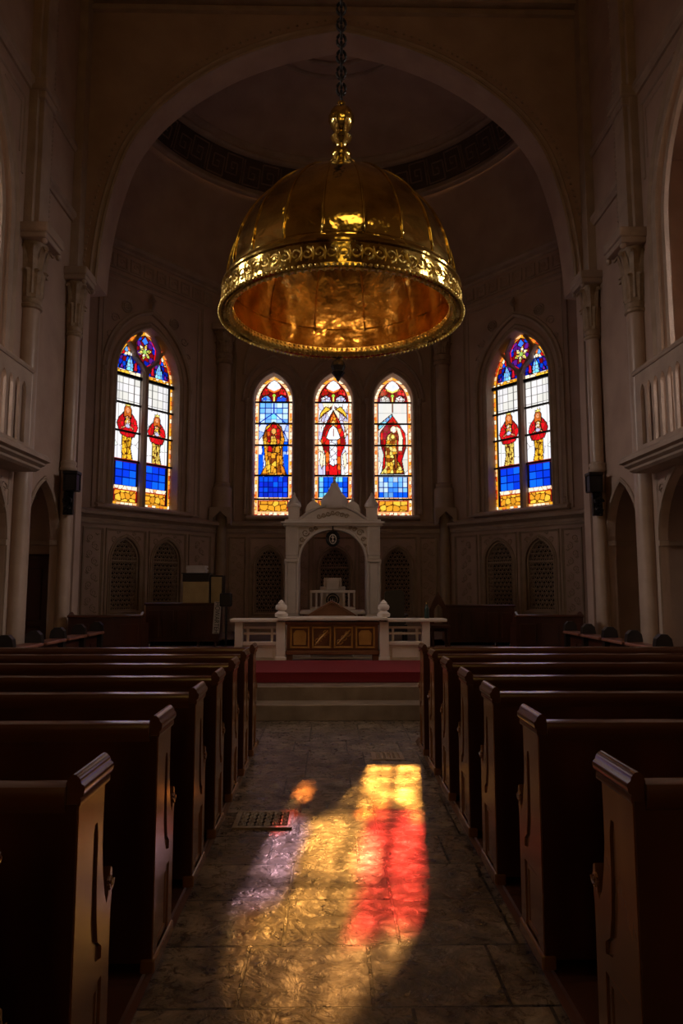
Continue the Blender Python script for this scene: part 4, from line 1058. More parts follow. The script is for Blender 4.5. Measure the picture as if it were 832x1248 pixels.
od = ['nearest the camera, only its cap in frame', 'seventh from the front', 'sixth from the front', 'fifth from the front', 'fourth from the front', 'third from the front', 'second from the front', 'frontmost by the chancel steps']
for side, nm in ((-1, 'left'), (1, 'right')):
    for i, yf in enumerate(fronts):
        if side > 0 and i == 0: continue
        lab = 'dark polished pew %s of the aisle, %s' % (nm, od[i]); g = 'dark pews %s of the aisle' % nm
        if side not in proto: proto[side] = pew(side, yf-.26, lab, g); o = proto[side]
        else: o = dup(proto[side], (proto[side].location.x, yf-.26, .06)); o['label'] = lab
for side, nm in ((-1, 'left'), (1, 'right')):
    bm = nb(); a, b = sorted((X0+side*.835, X0+side*3.75))
    box(bm, a, b, -1.0, 7.35, 0, .06)
    F = Fr((X0+side*.835, 0), (0, 1), (-side, 0))
    sweep(bm, F, [(-1.0, 0), (7.4, 0)], [(0, -.03), (0, .025), (.02, .03), (.045, .012), (.0595, .006), (.0595, -.03)])
    tag(obj('pew_platform', bm, M['woodcap']), 'low wooden platform under the %s pews, edging the stone aisle' % nm, 'platform')
# long stalls along the side walls
for side, nm in ((-1, 'left'), (1, 'right')):
    t = thing('side_stall', 'reddish wooden stall with rounded dark posts along the %s nave wall' % nm, 'stall', (X0+side*3.85, 8.2, 0))
    x = X0+side*3.85; ys = [8.3, 9.1, 9.88, 10.7, 11.5]
    for y in ys:
        bm = nb(); FF = Fr((x, y-.05), (1, 0), (0, -1))
        plate(bm, FF, [(-.09, 0), (-.09, .84), (-.105, .92), (-.09, 1.0), (-.04, 1.05), (.04, 1.05), (.09, 1.0), (.105, .92), (.09, .84), (.09, 0)], [], 0, -.09); obj('post', bm, M['black'], t)
    for y, y2 in zip(ys, ys[1:]):
        bm = nb(); a, b = sorted((x-side*.02, x+side*.05)); box(bm, a, b, y+.05, y2-.05, .04, .86, .01)
        for q in (0.12, .55):
            s = (y2-y-.1); box(bm, min(a, b)-.015*(side > 0), max(a, b)+.015*(side < 0), y+.05+s*q, y+.05+s*(q+.34), .2, .72, .01)
        obj('panel', bm, M['wood'], t)
        bm = nb(); a, b = sorted((x-side*.14, x+side*.1)); vs = box(bm, a, b, y+.05, y2-.05, .86, .9, .012); obj('book_rest', bm, M['stallpanel'], t)
    bm = nb(); a, b = sorted((x+side*.05, x+side*.5)); box(bm, a, b, ys[0], ys[-1], .4, .44, .01); box(bm, a, b, ys[0], ys[0]+.04, 0, .4); box(bm, a, b, ys[-1]-.04, ys[-1], 0, .4); obj('seat', bm, M['wood'], t)
    local(t)

# ------------------------------------------------------------------ gallery balconies
for side, nm, F in ((-1, 'left', NL), (1, 'right', NR)):
    t = thing('gallery_balcony', 'pale gallery balcony with pointed openings on the %s wall' % nm, 'balcony', (X0+side*4.7, 8.0, 3.4))
    bm = nb(); B = .62 if side < 0 else .58
    prof = [(0, -.02), (.0, B-.22), (.03, B-.16), (.06, B-.15), (.09, B-.08), (.12, B-.07), (.14, B), (.2, B), (.22, B-.04), (.25, B-.06), (.25, -.02)]
    sweep(bm, F, [(2.0, 3.38), (10.74, 3.38)], prof)
    for k in range(3): pass
    obj('slab', bm, M['stone'], t)
    def par(s0, s1, holes): pass
    bm = nb(); s1 = 10.74; zt = 4.95
    hs = [arch(s, 3.8, 4.6, .075, .15, 6) for s in np.arange(3.22, 10.7, .22)]
    plate(bm, F, [(2.0, 3.62), (s1, 3.62), (s1, zt), (2.0, zt)], hs, .27, .225); obj('balustrade', bm, M['stone'], t)
    bm = nb(); F2 = Fr(tuple(F(s1, 0, 0))[:2], tuple(F.n)[:2], (0, 1))
    plate(bm, F2, [(0, 3.62), (.22, 3.62), (.22, zt), (0, zt)], [arch(.11, 3.8, 4.6, .06, .12, 6)], 0, -.06); obj('end_balustrade', bm, M['stone'], t)
    bm = nb(); sweep(bm, F, [(2.0, zt), (s1+.03, zt)], [(0, .2), (0, .29), (.03, .31), (.06, .3), (.08, .28), (.08, .21), (.06, .19)])
    obj('handrail', bm, M['stone'], t)
    local(t)

# glowing bowls added out of view, reflected as highlights in the gilded dome
def bowl(x, y, z, r, label):
    t = thing('glint_bowl', label, 'lamp', (x, y, z))
    bm = nb(); solid_lathe(bm, [(.02, -r*.5), (r*.4, -r*.46), (r*.75, -r*.3), (r*.95, -r*.1), (r, 0), (r*.9, .02), (.05, .05)], (x, y, z), 28); obj('glow_bowl', bm, M['bowl'], t, smooth=True, angle=50)
    bm = nb(); tube(bm, [(x+r*1.01*math.cos(i*PI/14), y+r*1.01*math.sin(i*PI/14), z) for i in range(28)], .025, 6, closed=True); obj('bowl_ring', bm, M['goldrelief'], t)
    bm = nb(); tube(bm, [(x, y, z+.04), (x, y, 14.2)], .012, 6); obj('hanging_rod', bm, M['iron'], t); local(t)
t_ = NT('bowl_glow'); t_.b.inputs['Emission Color'].default_value = (1, .62, .22, 1); t_.b.inputs['Emission Strength'].default_value = 3.5; t_.b.inputs['Base Color'].default_value = (.8, .6, .4, 1); M['bowl'] = t_.m
bowl(.6, 3.2, 7.6, .5, 'large glowing amber bowl added over the nave to reflect in the gilded dome')
bowl(-.95, 3.3, 7.5, .2, 'small glowing amber bowl added left of the large one for dome highlights')
bowl(2.3, 3.6, 7.5, .2, 'small glowing amber bowl added right of the large one for dome highlights')
# wall lanterns on the far columns
for side, nm in ((-1, 'left'), (1, 'right')):
    x, y = X0+side*4.73, 12.52
    t = thing('wall_lantern', 'black box lantern on a scrolled bracket, on the %s slender column' % nm, 'lantern', (x, y, 3.1))
    bm = nb(); hw = .12
    box(bm, x-hw, x+hw, y-.12, y+.1, 3.32, 3.35, .006); box(bm, x-hw*1.1, x+hw*1.1, y-.13, y+.11, 3.62, 3.68, .012)
    for sx in (-1, 1):
        for sy in (-1, 1): box(bm, x+sx*hw*.9-.012, x+sx*hw*.9+.012, y+sy*.1-.012, y+sy*.1+.012, 3.34, 3.63)
    obj('lantern_frame', bm, M['iron'], t)
    bm = nb(); box(bm, x-hw*.86, x+hw*.86, y-.09, y+.08, 3.35, 3.62); obj('lantern_glass', bm, M['black'], t)
    bm = nb()
    tube(bm, [(x, y, 3.32), (x, y-.02, 3.26), (x+side*.05, y+.02, 3.2), (x+side*.02, y-.05, 3.12), (x+side*.05, y, 3.02), (x+side*.06, y+.04, 2.92)], [.03, .05, .06, .05, .055, .03], 8)
    FF = Fr((x+side*.06, y-.06), (1, 0), (0, -1)); spiral(bm, FF, 0, 3.14, .08, 1.5, .02, .02); spiral(bm, FF, 0, 3.0, .06, 1.5, .02, .018, -1)
    box(bm, x+side*.02-.04, x+side*.02+.14*1 if side > 0 else x-side*.02+.04, y+.03, y+.1, 2.9, 3.32, .01) if side > 0 else box(bm, x-.16, x+.02, y+.03, y+.1, 2.9, 3.32, .01)
    obj('bracket', bm, M['iron'], t); local(t)
t = thing('wall_lamp', 'small white globe lamp seen through the right low arch', 'lamp', (5.77, 12.93, 3.36))
bm = nb(); bmesh.ops.create_uvsphere(bm, u_segments=14, v_segments=10, radius=.07, matrix=Matrix.Translation((5.77, 12.88, 3.36))); obj('globe', bm, M['marble'], t, smooth=True)
bm = nb(); tube(bm, [(5.77, 13.0, 3.3), (5.77, 12.94, 3.28), (5.77, 12.88, 3.31)], .015, 6); obj('arm', bm, M['iron'], t); local(t)

t = thing('wall_lamp', 'slim slanted white lamp seen through the left low arch', 'lamp', (-5.46, 12.93, 3.36))
bm = nb(); tube(bm, [(-5.53, 12.9, 3.5), (-5.42, 12.86, 3.22)], .022, 8); obj('tube', bm, M['marble'], t, smooth=True)
bm = nb(); tube(bm, [(-5.5, 13.0, 3.4), (-5.48, 12.89, 3.37)], .012, 6); obj('arm', bm, M['iron'], t); local(t)
# red-brown door in the left aisle end wall
bm = nb(); box(bm, -6.09, -5.17, 12.93, 13.02, 0, 2.12, .01)
for x0, x1 in ((-5.99, -5.67), (-5.59, -5.27)):
    for z0, z1 in ((.2, .9), (1.0, 1.95)): box(bm, x0, x1, 12.905, 12.94, z0, z1, .015)
o = struct('door_1', bm, M['door'])
bm = nb(); FF = Fr((0, 13.0), (1, 0), (0, -1)); sweep(bm, FF, [(-6.09, 0), (-6.09, 2.12), (-5.17, 2.12), (-5.17, 0)], [(0, -.01), (0, .1), (.06, .1), (.09, .05), (.09, -.01)]); obj('door_frame', bm, M['door'], o)
bm = nb(); bmesh.ops.create_uvsphere(bm, u_segments=10, v_segments=8, radius=.03, matrix=Matrix.Translation((-5.63, 12.87, 1.0))); obj('door_knob', bm, M['giltwood'], o)

# ------------------------------------------------------------------ chancel furniture
PZ = .49
# white communion rail with a carved chest front
t = thing('communion_rail', 'white marble rail with open side panels at the chancel step', 'rail', (X0-.05, 10.9, PZ)); CXR = X0-.04
bm = nb(); box(bm, CXR-.84, CXR+.84, 10.72, 11.12, 1.1, 1.15, .012); obj('centre_slab', bm, M['marble'], t)
for sg in (-1, 1):
    bm = nb(); a, b = sorted((CXR+sg*.84, CXR+sg*(1.75 if sg > 0 else 1.56))); box(bm, a, b, 10.74, 11.06, 1.075, 1.125, .012); obj('side_slab', bm, M['marble'], t)
    for xx, w in ((.79, .07), (1.43, .06)):
        bm = nb(); x = CXR+sg*xx; box(bm, x-w, x+w, 10.78, 10.98, PZ, 1.08, .008); box(bm, x-w-.015, x+w+.015, 10.765, 10.995, PZ, PZ+.06, .008); obj('pier', bm, M['marble'], t)
    a, b = sorted((CXR+sg*.86, CXR+sg*1.37))
    bm = nb(); box(bm, a, b, 10.84, 10.92, PZ, .74, .006); box(bm, a, b, 10.8, 10.96, .72, .78, .01); box(bm, a+.05, b-.05, 10.825, 10.85, .53, .68, .006); obj('lower_panel', bm, M['marble'], t)
    for z in (.88, .97):
        bm = nb(); box(bm, a, b, 10.86, 10.9, z, z+.035, .006); obj('cross_bar', bm, M['marble'], t)
    for q in (a+.07, b-.07): bm = nb(); box(bm, q-.018, q+.018, 10.855, 10.905, .78, 1.0, .004); obj('upright', bm, M['marble'], t)
    x = CXR+sg*.79; bm = nb()
    solid_lathe(bm, [(.09, 1.15), (.1, 1.17), (.1, 1.2), (.06, 1.225), (.045, 1.24), (.075, 1.26), (.088, 1.3), (.075, 1.33), (.05, 1.345), (.06, 1.355), (.035, 1.385), (.008, 1.41)], (x, 10.88, 0), 20, lambda a, z: 1+.05*math.cos(8*a)*(1.2 < z < 1.34)); obj('urn_finial', bm, M['marble'], t, smooth=True, angle=50)
local(t)
t = thing('altar_chest', 'carved brown wooden chest front with four gilt panels under the white slab', 'chest', (CXR, 10.9, PZ))
bm = nb(); box(bm, CXR-.7, CXR+.7, 10.82, 11.1, .58, 1.08, .012); box(bm, CXR-.72, CXR+.72, 10.8, 11.1, 1.03, 1.08, .01); box(bm, CXR-.72, CXR+.72, 10.8, 11.1, .58, .64, .01); obj('body', bm, M['carved'], t)
for k in range(4):
    bm = nb(); x = CXR-.5+k*.333; FF = Fr((x, 10.815), (1, 0), (0, -1))
    sweep(bm, FF, rect(-.145, .145, .68, 1.0), [(0, -.01), (0, .02), (-.02, .02), (-.03, -.01)], closed=True)
    if k in (0, 3):
        plate(bm, FF, [(-.09, .73), (-.1, .9), (-.06, .95), (.06, .95), (.1, .9), (.09, .73)], [], .02, -.01)
    else:
        for q in range(3): spiral(bm, FF, -.06+q*.06, .78+q*.06, .05, 1.3, .008, .012, 1 if k == 1 else -1)
        tube(bm, [FF(-.1, .73, .01), FF(0, .84, .025), FF(.1, .95, .01)], [.01, .02, .01], 6)
    obj('carved_panel', bm, M['giltwood'], t)
for sx in (-1, 1):
    bm = nb(); x = CXR+sx*.66; box(bm, x-.05, x+.05, 10.84, 10.96, PZ, .58, .01); obj('foot', bm, M['carved'], t)
bm = nb(); tube(bm, [(CXR-.6, 10.86, .53), (CXR+.6, 10.86, .53)], .014, 8); obj('foot_rail', bm, M['marble'], t)
local(t)
# wooden gabled stand on the altar slab
bm = nb(); FF = Fr((X0-.05, 11.3), (1, 0), (0, -1))
plate(bm, FF, [(-.36, 1.15), (.36, 1.15), (0, 1.36)], [], 0, -.3)
sweep(bm, FF, [(-.38, 1.14), (0, 1.365), (.38, 1.14)], [(0, -.32), (0, .03), (.025, .03), (.025, -.32)])
t = thing('gabled_stand', 'low brown wooden gabled stand behind the white rail', 'stand', (X0-.05, 11.4, PZ))
obj('gable', bm, M['carved'], t)
bm = nb(); box(bm, X0-.4, X0+.3, 11.3, 11.6, PZ, 1.15, .01); obj('cabinet', bm, M['marble'], t); local(t)

# white altar canopy
AX, AY = X0-.03, 12.9
t = thing('altar_canopy', 'white marble altar canopy with pinnacles below the middle window', 'altar canopy', (AX, AY, PZ))
FA = Fr((AX, AY-.1), (1, 0), (0, -1))
for sg in (-1, 1):
    bm = nb(); x = AX+sg*.75
    box(bm, x-.13, x+.13, AY-.2, AY+.12, PZ, 1.12, .015); box(bm, x-.15, x+.15, AY-.22, AY+.14, PZ, .65, .015); box(bm, x-.145, x+.145, AY-.215, AY+.135, 1.06, 1.12, .012); obj('pedestal', bm, M['marble'], t)
    bm = nb(); box(bm, x-.075, x+.075, AY-.14, AY+.06, 1.12, 2.08, .012)
    for q in (-.1, .1): solid_lathe(bm, [(.034, 1.12), (.034, 1.16), (.026, 1.2), (.026, 2.0), (.04, 2.06), (.04, 2.1)], (x+q, AY-.12, 0), 12)
    box(bm, x-.13, x+.13, AY-.18, AY+.1, 2.06, 2.12, .012); box(bm, x-.11, x+.11, AY-.16, AY+.08, 2.12, 2.18, .012); obj('pillar', bm, M['marble'], t)
    bm = nb(); box(bm, x-.115, x+.115, AY-.17, AY+.09, 2.18, 2.74, .012)
    FF = Fr((x, AY-.17), (1, 0), (0, -1)); sweep(bm, FF, rect(-.07, .07, 2.26, 2.66), [(0, -.01), (0, .015), (-.015, .015), (-.015, -.01)], closed=True); obj('corner_block', bm, M['marble'], t)
    bm = nb(); xx = AX+sg*.72; box(bm, xx-.1, xx+.1, AY-.15, AY+.05, 2.83, 3.08, .01); box(bm, xx-.115, xx+.115, AY-.165, AY+.065, 3.06, 3.09, .008)
    solid_lathe(bm, [(.135, 3.09), (.125, 3.14), (.085, 3.2), (.05, 3.26), (.02, 3.3), (.028, 3.33), (.004, 3.36)], (xx, AY-.05, 0), 4*4, None); obj('pinnacle', bm, M['marble'], t)
    bm = nb(); xx = AX+sg*.36
    plate(bm, Fr((xx, AY-.12), (1, 0), (0, -1)), [(-.14, 2.86), (-.14, 3.04), (-.11, 3.12), (-.03, 3.19), (0, 3.2), (.03, 3.19), (.11, 3.12), (.14, 3.04), (.14, 2.86)], [], 0, -.12)
    bmesh.ops.create_icosphere(bm, subdivisions=2, radius=.03, matrix=Matrix.Translation((xx, AY-.18, 3.21))); obj('cresting', bm, M['marble'], t)
bm = nb()
ap = arch(0, 1.98, 2.08, .6, .57, 12)
ho = [(-.66, 2.06)]+[(-.6, 2.06)]+ap[1:-1]+[(.6, 2.06)]+[(.66, 2.06), (.66, 2.76), (-.66, 2.76)]
plate(bm, FA, ho, [], .02, -.14)
sweep(bm, FA, ap[1:-1], [(0, -.14), (0, .04), (.035, .045), (.05, .02), (.05, -.14)])
obj('arch_panel', bm, M['marble'], t)
bm = nb()
for sg in (-1, 1):
    for s, z, r in ((.5, 2.6, .07), (.4, 2.66, .045), (.56, 2.48, .05), (.58, 2.36, .035), (.32, 2.69, .035)): spiral(bm, FA, sg*s, z, r, 1.4, .025, .014, sg)
for k in range(-3, 4): spiral(bm, FA, k*.085, 2.9+.05*(3-abs(k))*.45, .045, 1.3, .065, .012, 1 if k > 0 else -1)
obj('leaf_carving', bm, M['lattice'], t)
bm = nb(); box(bm, AX-.95, AX+.95, AY-.26, AY+.3, 2.76, 2.8, .01); box(bm, AX-.91, AX+.91, AY-.22, AY+.26, 2.72, 2.77, .01); box(bm, AX-.88, AX+.88, AY-.2, AY+.22, 2.8, 2.84, .01); obj('cornice', bm, M['marble'], t)
bm = nb()
plate(bm, Fr((AX, AY-.16), (1, 0), (0, -1)), [(-.6, 2.83), (-.45, 2.94), (-.25, 3.04), (0, 3.09), (.25, 3.04), (.45, 2.94), (.6, 2.83)], [], 0, -.16)
sweep(bm, Fr((AX, AY-.16), (1, 0), (0, -1)), [(-.62, 2.82), (-.45, 2.95), (-.25, 3.05), (0, 3.1), (.25, 3.05), (.45, 2.95), (.62, 2.82)], [(0, -.18), (0, .05), (.03, .06), (.04, .03), (.04, -.18)])
obj('pediment', bm, M['marble'], t)
bm = nb()
solid_lathe(bm, [(.23, 3.05), (.25, 3.1), (.24, 3.2), (.2, 3.28), (.13, 3.36), (.085, 3.46), (.07, 3.5), (.075, 3.52), (.03, 3.55), (.02, 3.6), (.035, 3.63), (.005, 3.68)], (AX+.03, AY-.02, 0), 20, lambda a, z: 1+.04*math.cos(8*a)*(3.1 < z < 3.4)); obj('centre_spire', bm, M['marble'], t, smooth=True, angle=50)
bm = nb(); box(bm, AX-.85, AX-.62, AY+.1, AY+.6, PZ, 2.76, .01); box(bm, AX+.62, AX+.85, AY+.1, AY+.6, PZ, 2.76, .01); box(bm, AX-.88, AX+.88, AY+.1, AY+.64, 2.72, 2.82, .01); obj('side_wall', bm, M['marble'], t)
# emblem hanging in the crown of the arch
bm = nb(); e = nb(); FE = Fr((AX, AY-.16), (1, 0), (0, -1))
tube(bm, [FE(.11*math.cos(2*PI*i/28), 2.49+.13*math.sin(2*PI*i/28), 0) for i in range(28)], .022, 8, closed=True)
plate(bm, FE, [(.1*math.cos(2*PI*i/20), 2.49+.12*math.sin(2*PI*i/20)) for i in range(20)], [], -.005, -.02)
box(bm, AX-.012, AX+.012, AY-.17, AY-.15, 2.6, 2.72); obj('emblem', bm, M['iron'], t, smooth=False)
tube(e, [FE(.06*math.cos(2*PI*i/20), 2.48+.085*math.sin(2*PI*i/20), .005) for i in range(20)], .009, 6, closed=True)
tube(e, [FE(0, 2.42, .008), FE(0, 2.55, .008)], .011, 6); tube(e, [FE(-.03, 2.51, .008), FE(.03, 2.51, .008)], .009, 6); tube(e, [FE(-.025, 2.44, .008), FE(0, 2.47, .008), FE(.025, 2.44, .008)], .008, 6)
obj('emblem_mark', e, M['marble'], t)
local(t)
# altar table inside with gradine
t = thing('altar_table', 'white altar table with a slatted shelf under the marble canopy', 'altar', (AX, 13.1, PZ))
bm = nb(); box(bm, AX-.6, AX+.6, 12.72, 13.5, 1.12, 1.18, .012); obj('table_top', bm, M['marble'], t)
bm = nb(); box(bm, AX-.5, AX+.5, 12.8, 13.45, PZ, 1.12, .01); obj('table_body', bm, M['marble'], t)
for sx in (-1, 1):
    bm = nb(); solid_lathe(bm, [(.055, PZ), (.055, .6), (.03, .65), (.045, .8), (.03, .95), (.05, 1.08), (.05, 1.12)], (AX+sx*.5, 12.78, 0), 12); obj('leg', bm, M['carved'], t, smooth=True, angle=50)
bm = nb(); box(bm, AX-.42, AX+.42, 13.0, 13.25, 1.5, 1.55, .01); box(bm, AX-.42, AX+.42, 13.0, 13.25, 1.18, 1.24, .01)
for k in range(9):
    q = AX-.4+k*.1
    if 3 < k < 5: continue
    box(bm, q-.016, q+.016, 13.01, 13.05, 1.24, 1.5, .003)
obj('slatted_shelf', bm, M['marble'], t); local(t)
t = thing('round_emblem_stand', 'round dark disc standing on the altar, ringed', 'ornament', (AX, 12.9, 1.18))
bm = nb(); FE = Fr((AX, 12.93), (1, 0), (0, -1)); plate(bm, FE, [(.125*math.cos(2*PI*i/28), 1.37+.125*math.sin(2*PI*i/28)) for i in range(28)], [], 0, -.05); box(bm, AX-.06, AX+.06, 12.9, 13.0, 1.18, 1.25, .01); obj('disc', bm, M['iron'], t)
bm = nb(); tube(bm, [FE(.09*math.cos(2*PI*i/28), 1.37+.09*math.sin(2*PI*i/28), .004) for i in range(28)], .008, 6, closed=True); tube(bm, [FE(-.04, 1.35, .004), FE(-.04, 1.4, .004)], .008, 5); tube(bm, [FE(.0, 1.33, .004), FE(.0, 1.4, .004)], .008, 5); tube(bm, [FE(.04, 1.35, .004), FE(.04, 1.4, .004)], .008, 5); obj('disc_ring', bm, M['lattice'], t); local(t)
t = thing('tabernacle', 'small stepped white tabernacle on the back of the altar', 'tabernacle', (AX, 13.35, 1.18))
bm = nb(); box(bm, AX-.24, AX+.24, 13.3, 13.48, 1.18, 1.62, .012); box(bm, AX-.17, AX+.17, 13.3, 13.48, 1.62, 1.78, .012); obj('housing', bm, M['marble'], t)
bm = nb(); box(bm, AX-.12, AX+.12, 13.27, 13.31, 1.56, 1.74, .008); obj('door', bm, M['marble'], t); local(t)

# long dark desk on the left, cabinets, papers, banner
def desk(x0, x1, y, z0, z1, label, name='choir_desk', pan=5):
    t = thing(name, label, 'desk', ((x0+x1)/2, y, PZ))
    bm = nb(); box(bm, x0, x1, y, y+.5, z1-.04, z1, .012); obj('desk_top', bm, M['wood'], t)
    bm = nb(); box(bm, x0+.03, x1-.03, y+.02, y+.05, z0, z1-.04); box(bm, x0+.03, x0+.06, y+.05, y+.46, z0, z1-.04); box(bm, x1-.06, x1-.03, y+.05, y+.46, z0, z1-.04)
    for k in range(pan):
        w = (x1-x0-.1)/pan; a = x0+.05+k*w; box(bm, a+.03, a+w-.03, y+.005, y+.025, z0+.08, z1-.14, .008)
    obj('modesty_panel', bm, M['wood'], t)
    for x in (x0+.1, (x0+x1)/2+.3, x1-.1):
        for yy in (y+.06, y+.44):
            bm = nb(); solid_lathe(bm, [(.022, PZ), (.03, PZ+.03), (.022, PZ+.06), (.035, z0+.01)], (x, yy, 0), 10); obj('leg', bm, M['wood'], t)
    local(t); return t
desk(-3.5, -2.06, 13.3, PZ+.1, 1.31, 'long dark wooden desk left of the altar, carrying the beige cabinets')
desk(2.16, 3.53, 13.3, PZ+.08, 1.27, 'long dark wooden desk right of the altar')
for x0, x1, lab in ((-4.6, -3.3, 'low dark choir bench by the left pier of the great arch'), (3.3, 4.5, 'low dark choir bench by the right pier of the great arch')):
    t = thing('choir_bench', lab, 'bench', ((x0+x1)/2, 12.5, PZ))
    bm = nb(); box(bm, x0, x1, 12.45, 12.5, PZ, 1.08, .01)
    for k in range(3):
        w = (x1-x0)/3; box(bm, x0+k*w+.06, x0+(k+1)*w-.06, 12.435, 12.46, PZ+.1, .96, .008)
    obj('back_panel', bm, M['wood'], t)
    bm = nb(); box(bm, x0-.01, x1+.01, 12.42, 12.54, 1.07, 1.12, .015); obj('top_rail', bm, M['woodcap'], t)
    bm = nb(); box(bm, x0, x1, 12.5, 12.9, .9, .94, .01); obj('seat', bm, M['wood'], t)
    for x in (x0, x1-.04):
        bm = nb(); FF = Fr((x, 12.46), (0, 1), (1, 0)); plate(bm, FF, [(0, PZ), (0, 1.12), (.1, 1.17), (.2, 1.12), (.25, .98), (.44, .96), (.44, PZ)], [], 0, .04); obj('bench_end', bm, M['wood'], t)
    local(t)
t = thing('cabinet', 'beige box cabinet with a black top band on the left desk', 'cabinet', (-2.54, 13.55, 1.31))
bm = nb(); box(bm, -2.79, -2.3, 13.36, 13.74, 1.31, 1.71, .008); obj('body', bm, M['beige'], t)
bm = nb(); box(bm, -2.8, -2.29, 13.35, 13.75, 1.71, 1.86, .008); obj('top_band', bm, M['black'], t)
bm = nb(); box(bm, -2.82, -2.27, 13.33, 13.77, 1.86, 1.875, .004); obj('lid', bm, M['black'], t); local(t)
t = thing('speaker_box', 'narrow beige box with a black edge, right of the taller cabinet', 'speaker', (-2.16, 13.55, 1.31))
bm = nb(); box(bm, -2.26, -2.06, 13.38, 13.7, 1.31, 1.8, .006); obj('body', bm, M['beige'], t)
bm = nb(); box(bm, -2.28, -2.26, 13.38, 13.7, 1.31, 1.82, .003); box(bm, -2.06, -2.045, 13.38, 13.7, 1.31, 1.82, .003); box(bm, -2.28, -2.04, 13.38, 13.7, 1.8, 1.83, .003); obj('edge', bm, M['black'], t); local(t)
for i, (ox, a) in enumerate(((0, .05), (.01, -.04), (-.015, .02), (.0, -.08))):
    bm = nb(); box(bm, -.18, .18, -.13, .13, 0, .035, .004)
    bmesh.ops.transform(bm, matrix=Matrix.Translation((-2.56+ox, 13.55, 1.8755+i*.0355))@Matrix.Rotation(a, 4, 'Z'), verts=bm.verts)
    tag(obj('paper_stack', bm, M['paper']), ['lowest bundle of white papers on the beige cabinet', 'second bundle up of white papers on the beige cabinet', 'third bundle up of white papers on the beige cabinet', 'topmost bundle of white papers on the beige cabinet'][i], 'papers', 'white papers on the cabinet')
# vertical white banner with dark lettering
t = thing('lettered_strip', 'white vertical strip with dark lettering hanging on the left desk corner', 'sign', (-2.12, 13.25, .75))
bm = nb(); FF = Fr((-2.13, 13.28), (1, 0), (0, -1)); plate(bm, FF, [(-.075, .74), (.055, .74), (.085, 1.33), (-.045, 1.33)], [], 0, -.008); obj('strip', bm, M['paper'], t)
cu = bpy.data.curves.new('lettering', 'FONT'); cu.body = 'HOWARTEH'; cu.size = .125; cu.extrude = .002; cu.align_x = 'CENTER'; cu.align_y = 'CENTER'
tmp = bpy.data.objects.new('tmp', cu); COL.objects.link(tmp); bpy.context.view_layer.update()
me = bpy.data.meshes.new_from_object(tmp.evaluated_get(bpy.context.evaluated_depsgraph_get())); bpy.data.objects.remove(tmp)
me.transform(Matrix.Translation((-2.125, 13.275, 1.035))@Matrix.Rotation(math.radians(2.5), 4, 'Y')@Matrix.Rotation(PI/2, 4, 'X')@Matrix.Rotation(-PI/2, 4, 'Z')@Matrix.Scale(.82, 4, (1, 0, 0)))
me.materials.clear(); me.materials.append(M['black']); lo = bpy.data.objects.new('lettering', me); COL.objects.link(lo); lo.parent = t; local(t)
t = thing('reading_lamp', 'small black lamp behind the left end of the white rail', 'lamp', (-1.93, 12.95, PZ))
bm = nb(); solid_lathe(bm, [(.12, PZ), (.12, PZ+.03), (.02, PZ+.05), (.02, 1.25)], (-1.9, 12.95, 0), 12); obj('pole', bm, M['black'], t)
bm = nb(); box(bm, -2.02, -1.8, 12.87, 13.05, 1.25, 1.5, .03); obj('head', bm, M['black'], t); local(t)
# right side: high-backed chair, small bottle, pointed chair post
t = thing('armchair', 'dark high-backed chair behind the rail, right of the altar', 'chair', (1.11, 12.1, PZ))
bm = nb(); plate(bm, Fr((1.11, 12.1), (1, 0), (0, -1)), [(-.17, .85), (-.17, 1.5), (-.14, 1.54), (.12, 1.56), (.17, 1.5), (.17, .85)], [], 0, -.06); obj('backrest', bm, M['black'], t)
bm = nb(); box(bm, .88, 1.34, 12.14, 12.6, .88, .96, .02); obj('seat', bm, M['black'], t)
for sx in (.91, 1.31):
    for sy in (12.17, 12.57): bm = nb(); box(bm, sx-.025, sx+.025, sy-.025, sy+.025, PZ, .88); obj('leg', bm, M['black'], t)
for sx in (.89, 1.33): bm = nb(); box(bm, sx-.025, sx+.025, 12.14, 12.55, 1.1, 1.14, .01); box(bm, sx-.02, sx+.02, 12.5, 12.54, .96, 1.1); obj('armrest', bm, M['black'], t)
local(t)
t = thing('bottle', 'small dark green bottle on the right end of the white rail', 'bottle', (1.5, 10.9, 1.125))
bm = nb(); solid_lathe(bm, [(.035, 1.125), (.038, 1.14), (.038, 1.26), (.03, 1.29), (.014, 1.32), (.014, 1.35)], (1.5, 10.9, 0), 16); obj('body', bm, noise_mat('dark_green', (.005, .02, .016, 1), (.01, .03, .022, 1), 5, .3, 0), t, smooth=True, angle=50)
bm = nb(); solid_lathe(bm, [(.018, 1.345), (.018, 1.37)], (1.5, 10.9, 0), 12); obj('cap', bm, M['giltwood'], t); local(t)
t = thing('bishop_chair', 'dark wooden chair with a pointed back beside the right desk', 'chair', (1.95, 12.9, PZ))
bm = nb(); plate(bm, Fr((1.99, 12.9), (1, 0), (0, -1)), [(-.16, .8), (-.16, 1.2), (-.1, 1.34), (-.03, 1.46), (0, 1.52), (.03, 1.46), (.1, 1.34), (.16, 1.2), (.16, .8)], [arch(0, .95, 1.15, .08, .14, 5)], 0, -.05); obj('backrest', bm, M['wood'], t)
bm = nb(); box(bm, 1.8, 2.14, 12.5, 12.9, .88, .93, .01); obj('seat', bm, M['wood'], t)
for sx in (1.83, 2.11):
    for sy in (12.53, 12.87): bm = nb(); box(bm, sx-.02, sx+.02, sy-.02, sy+.02, PZ, .88); obj('leg', bm, M['wood'], t)
local(t)

